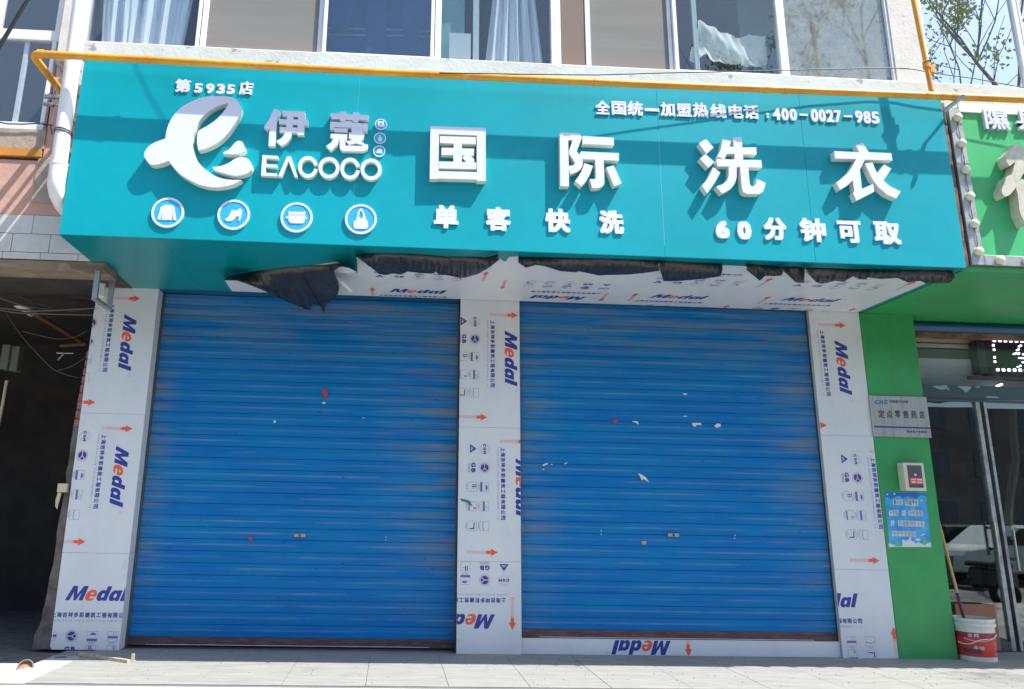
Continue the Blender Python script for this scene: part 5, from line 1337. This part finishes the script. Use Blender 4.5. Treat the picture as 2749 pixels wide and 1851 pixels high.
# ================================================================== ACROSS THE STREET (seen in the window and door glass)
def far_block(x0, x1, y, h, label, fl):
    t = thing('apartment_building', ((x0+x1)/2, y, 0), label, 'building')
    box('wall', x0, x1, y-8, y, -.2, h, 'far_wall', t)
    n = int((x1-x0)/3)
    me = None
    for i in range(n):
        for k in range(fl):
            x = x0+1+i*3; z = 1.2+k*3
            if me is None:
                o = box('window', -.7, .7, -.02, .05, 0, 1.5, 'far_glass', t); me = o.data
            else:
                o = bpy.data.objects.new('window', me); COL.objects.link(o); o.parent = t
            o.location = Vector((x+.7, y, z))-t.location
far_block(-24, 7, -34, 13, 'brown four-storey block across the street, reflected in the glass', 4)
far_block(8, 62, -38, 12, 'lower brown block across the street, mirrored in the right-hand glass', 3)
def tree(x, y, h, seed, label, leaves=420):
    rnd = random.Random(seed); t = thing('street_tree', (x, y, -.16), label, 'tree', 'trees across the street')
    mb = MB(); tips = []
    def grow(p, d, l_, r_, dep):
        pts = [p]; dd = d.copy()
        for k in range(4):
            dd = (dd+Vector((rnd.uniform(-.18, .18), rnd.uniform(-.18, .18), rnd.uniform(0, .12)))).normalized(); pts.append(pts[-1]+dd*l_/4)
        mb.tube(pts, [r_*(1-.12*k) for k in range(5)], 5, caps=False)
        if dep == 0: tips.extend(pts[2:]); return
        for k in range(3 if dep > 2 else 4):
            q = pts[rnd.choice((2, 3, 4))]; a = rnd.uniform(0, 6.28); s_ = rnd.uniform(.5, .95)
            grow(q, (dd+Vector((math.cos(a)*s_, math.sin(a)*s_, rnd.uniform(-.1, .3)))).normalized(), l_*rnd.uniform(.55, .75), r_*.5, dep-1)
    grow(Vector((x, y, -.16)), Vector((0, 0, 1)), h*.42, .13, 4)
    mb.build('trunk', 'bark', t, fix=False)
    lb = MB()
    hubs = [rnd.choice(tips) for _ in range(max(12, leaves//48))]
    for k in range(leaves):
        c = rnd.choice(hubs)+Vector((rnd.gauss(0, .16), rnd.gauss(0, .16), rnd.gauss(0, .13))); s_ = rnd.uniform(.025, .06)
        a = Vector((rnd.gauss(0, 1), rnd.gauss(0, 1), rnd.gauss(0, 1))).normalized(); b = a.orthogonal().normalized()
        lb.add([c-a*s_, c+b*s_*.5, c+a*s_, c-b*s_*.5], [(0, 1, 2, 3)])
    o = lb.build('crown', 'leaf', t, fix=False)
def mt(px, py, Yr):
    p = atY(px, py, -1.78-Yr); return p.x
tree(mt(2560, 120, -10), -10, 15, 3, 'sparse young tree mirrored in the window at the upper right corner', 7000)
tree(mt(2720, 120, -11), -11, 15, 5, 'second sparse tree mirrored further right in the glass', 4000)
tree(mt(2290, 120, -9.6), -9.6, 15, 11, 'bare branched tree mirrored in the dusty window', 2500)
tree(-5.0, -20, 10, 15, 'low tree mirrored in the left windows', 500)
def mirror_pt(px, py, Yb):
    p = atY(px, py, Yb); return Vector((p.x, 2*YDR-p.y, 0))
def car(c, heading, body, label):
    t = thing('parked_car', (c.x, c.y, -.16), label, 'car', 'cars parked across the street')
    prof_ = [(-2.2, .3), (-2.25, .65), (-2.1, .85), (-1.4, .95), (-.75, 1.42), (.6, 1.45), (1.25, .98), (2.0, .85), (2.2, .6), (2.2, .3)]
    vs, fs = flat([prof_]); V, F = solid2d(vs, fs, 1.7)
    mb = MB(); mb.add([(x, tt-.85, z) for x, z, tt in V], F); b = mb.build('body', body, None, bevel=.05); b.parent = t
    wv, wf = flat([[(-1.25, .97), (-.7, 1.36), (.55, 1.38), (1.1, .97)]]); V, F = solid2d(wv, wf, 1.74)
    g = MB().add([(x, tt-.87, z) for x, z, tt in V], F).build('window', 'car_window'); g.parent = t
    for x in (-1.35, 1.35):
        for y in (-.85, .62):
            w_ = MB().lathe([(0, 0), (.31, 0), (.32, .03), (.32, .20), (.31, .23), (0, .23)], (x, y+.23, .32), 20, axis='Y').build('wheel', 'tyre'); w_.parent = t
    t.rotation_euler = (0, 0, heading)
c1 = mirror_pt(2560, 1445, 14); car(c1, .05, 'car_dark', 'dark car mirrored in the pharmacy door glass')
c2 = mirror_pt(2745, 1460, 12); car(c2, .0, 'car_white', 'pale car mirrored at the right edge of the pharmacy glass')
# scooter
scp = atZ(2600, 1600, 0); scx = Vector((scp.x, 2*YDR-scp.y, -.0))
sc_ = thing('motor_scooter', (scx.x, scx.y, -.16), 'dark motor scooter mirrored low in the pharmacy door glass', 'scooter')
def sp2(o): o.parent = sc_; return o
def wheel(x, y, nm='wheel'):
    return sp2(MB().lathe([(.13, -.05), (.22, -.05), (.25, -.03), (.25, .03), (.22, .05), (.13, .05), (.13, -.05)], (x, y, .25), 24, axis='Y').build(nm, 'tyre', smooth=True))
wheel(-.6, 0); wheel(.6, 0)
sp2(MB().tube([(-.6, 0, .25), (-.5, 0, .6), (-.42, 0, 1.0)], .035, 8).tube([(-.46, -.3, 1.02), (-.40, 0, 1.0), (-.46, .3, 1.02)], .018, 6).build('fork', 'steel_dark'))
sp2(MB().add([tuple(v) for v in ((-.45, -.16, .35), (-.45, .16, .35), (-.36, -.2, .85), (-.36, .2, .85), (-.3, -.15, .35), (-.3, .15, .35), (-.27, -.18, .85), (-.27, .18, .85))], [(0, 1, 3, 2), (4, 6, 7, 5), (0, 2, 6, 4), (1, 5, 7, 3), (2, 3, 7, 6), (0, 4, 5, 1)]).box(-.3, .3, -.14, .14, .26, .33).build('front_shield', 'car_dark'))
sp2(MB().box(.1, .8, -.14, .14, .33, .68).build('body', 'car_dark', bevel=.05)); sp2(MB().box(.05, .75, -.13, .13, .69, .78).build('seat', 'tyre', bevel=.03))
sp2(MB().lathe([(0, .06), (.05, .05), (.07, 0), (0, -.02)], (-.44, -.05, .92), 12, axis='Y').build('headlight', 'chrome'))
sc_.rotation_euler = (0, 0, 1.1)
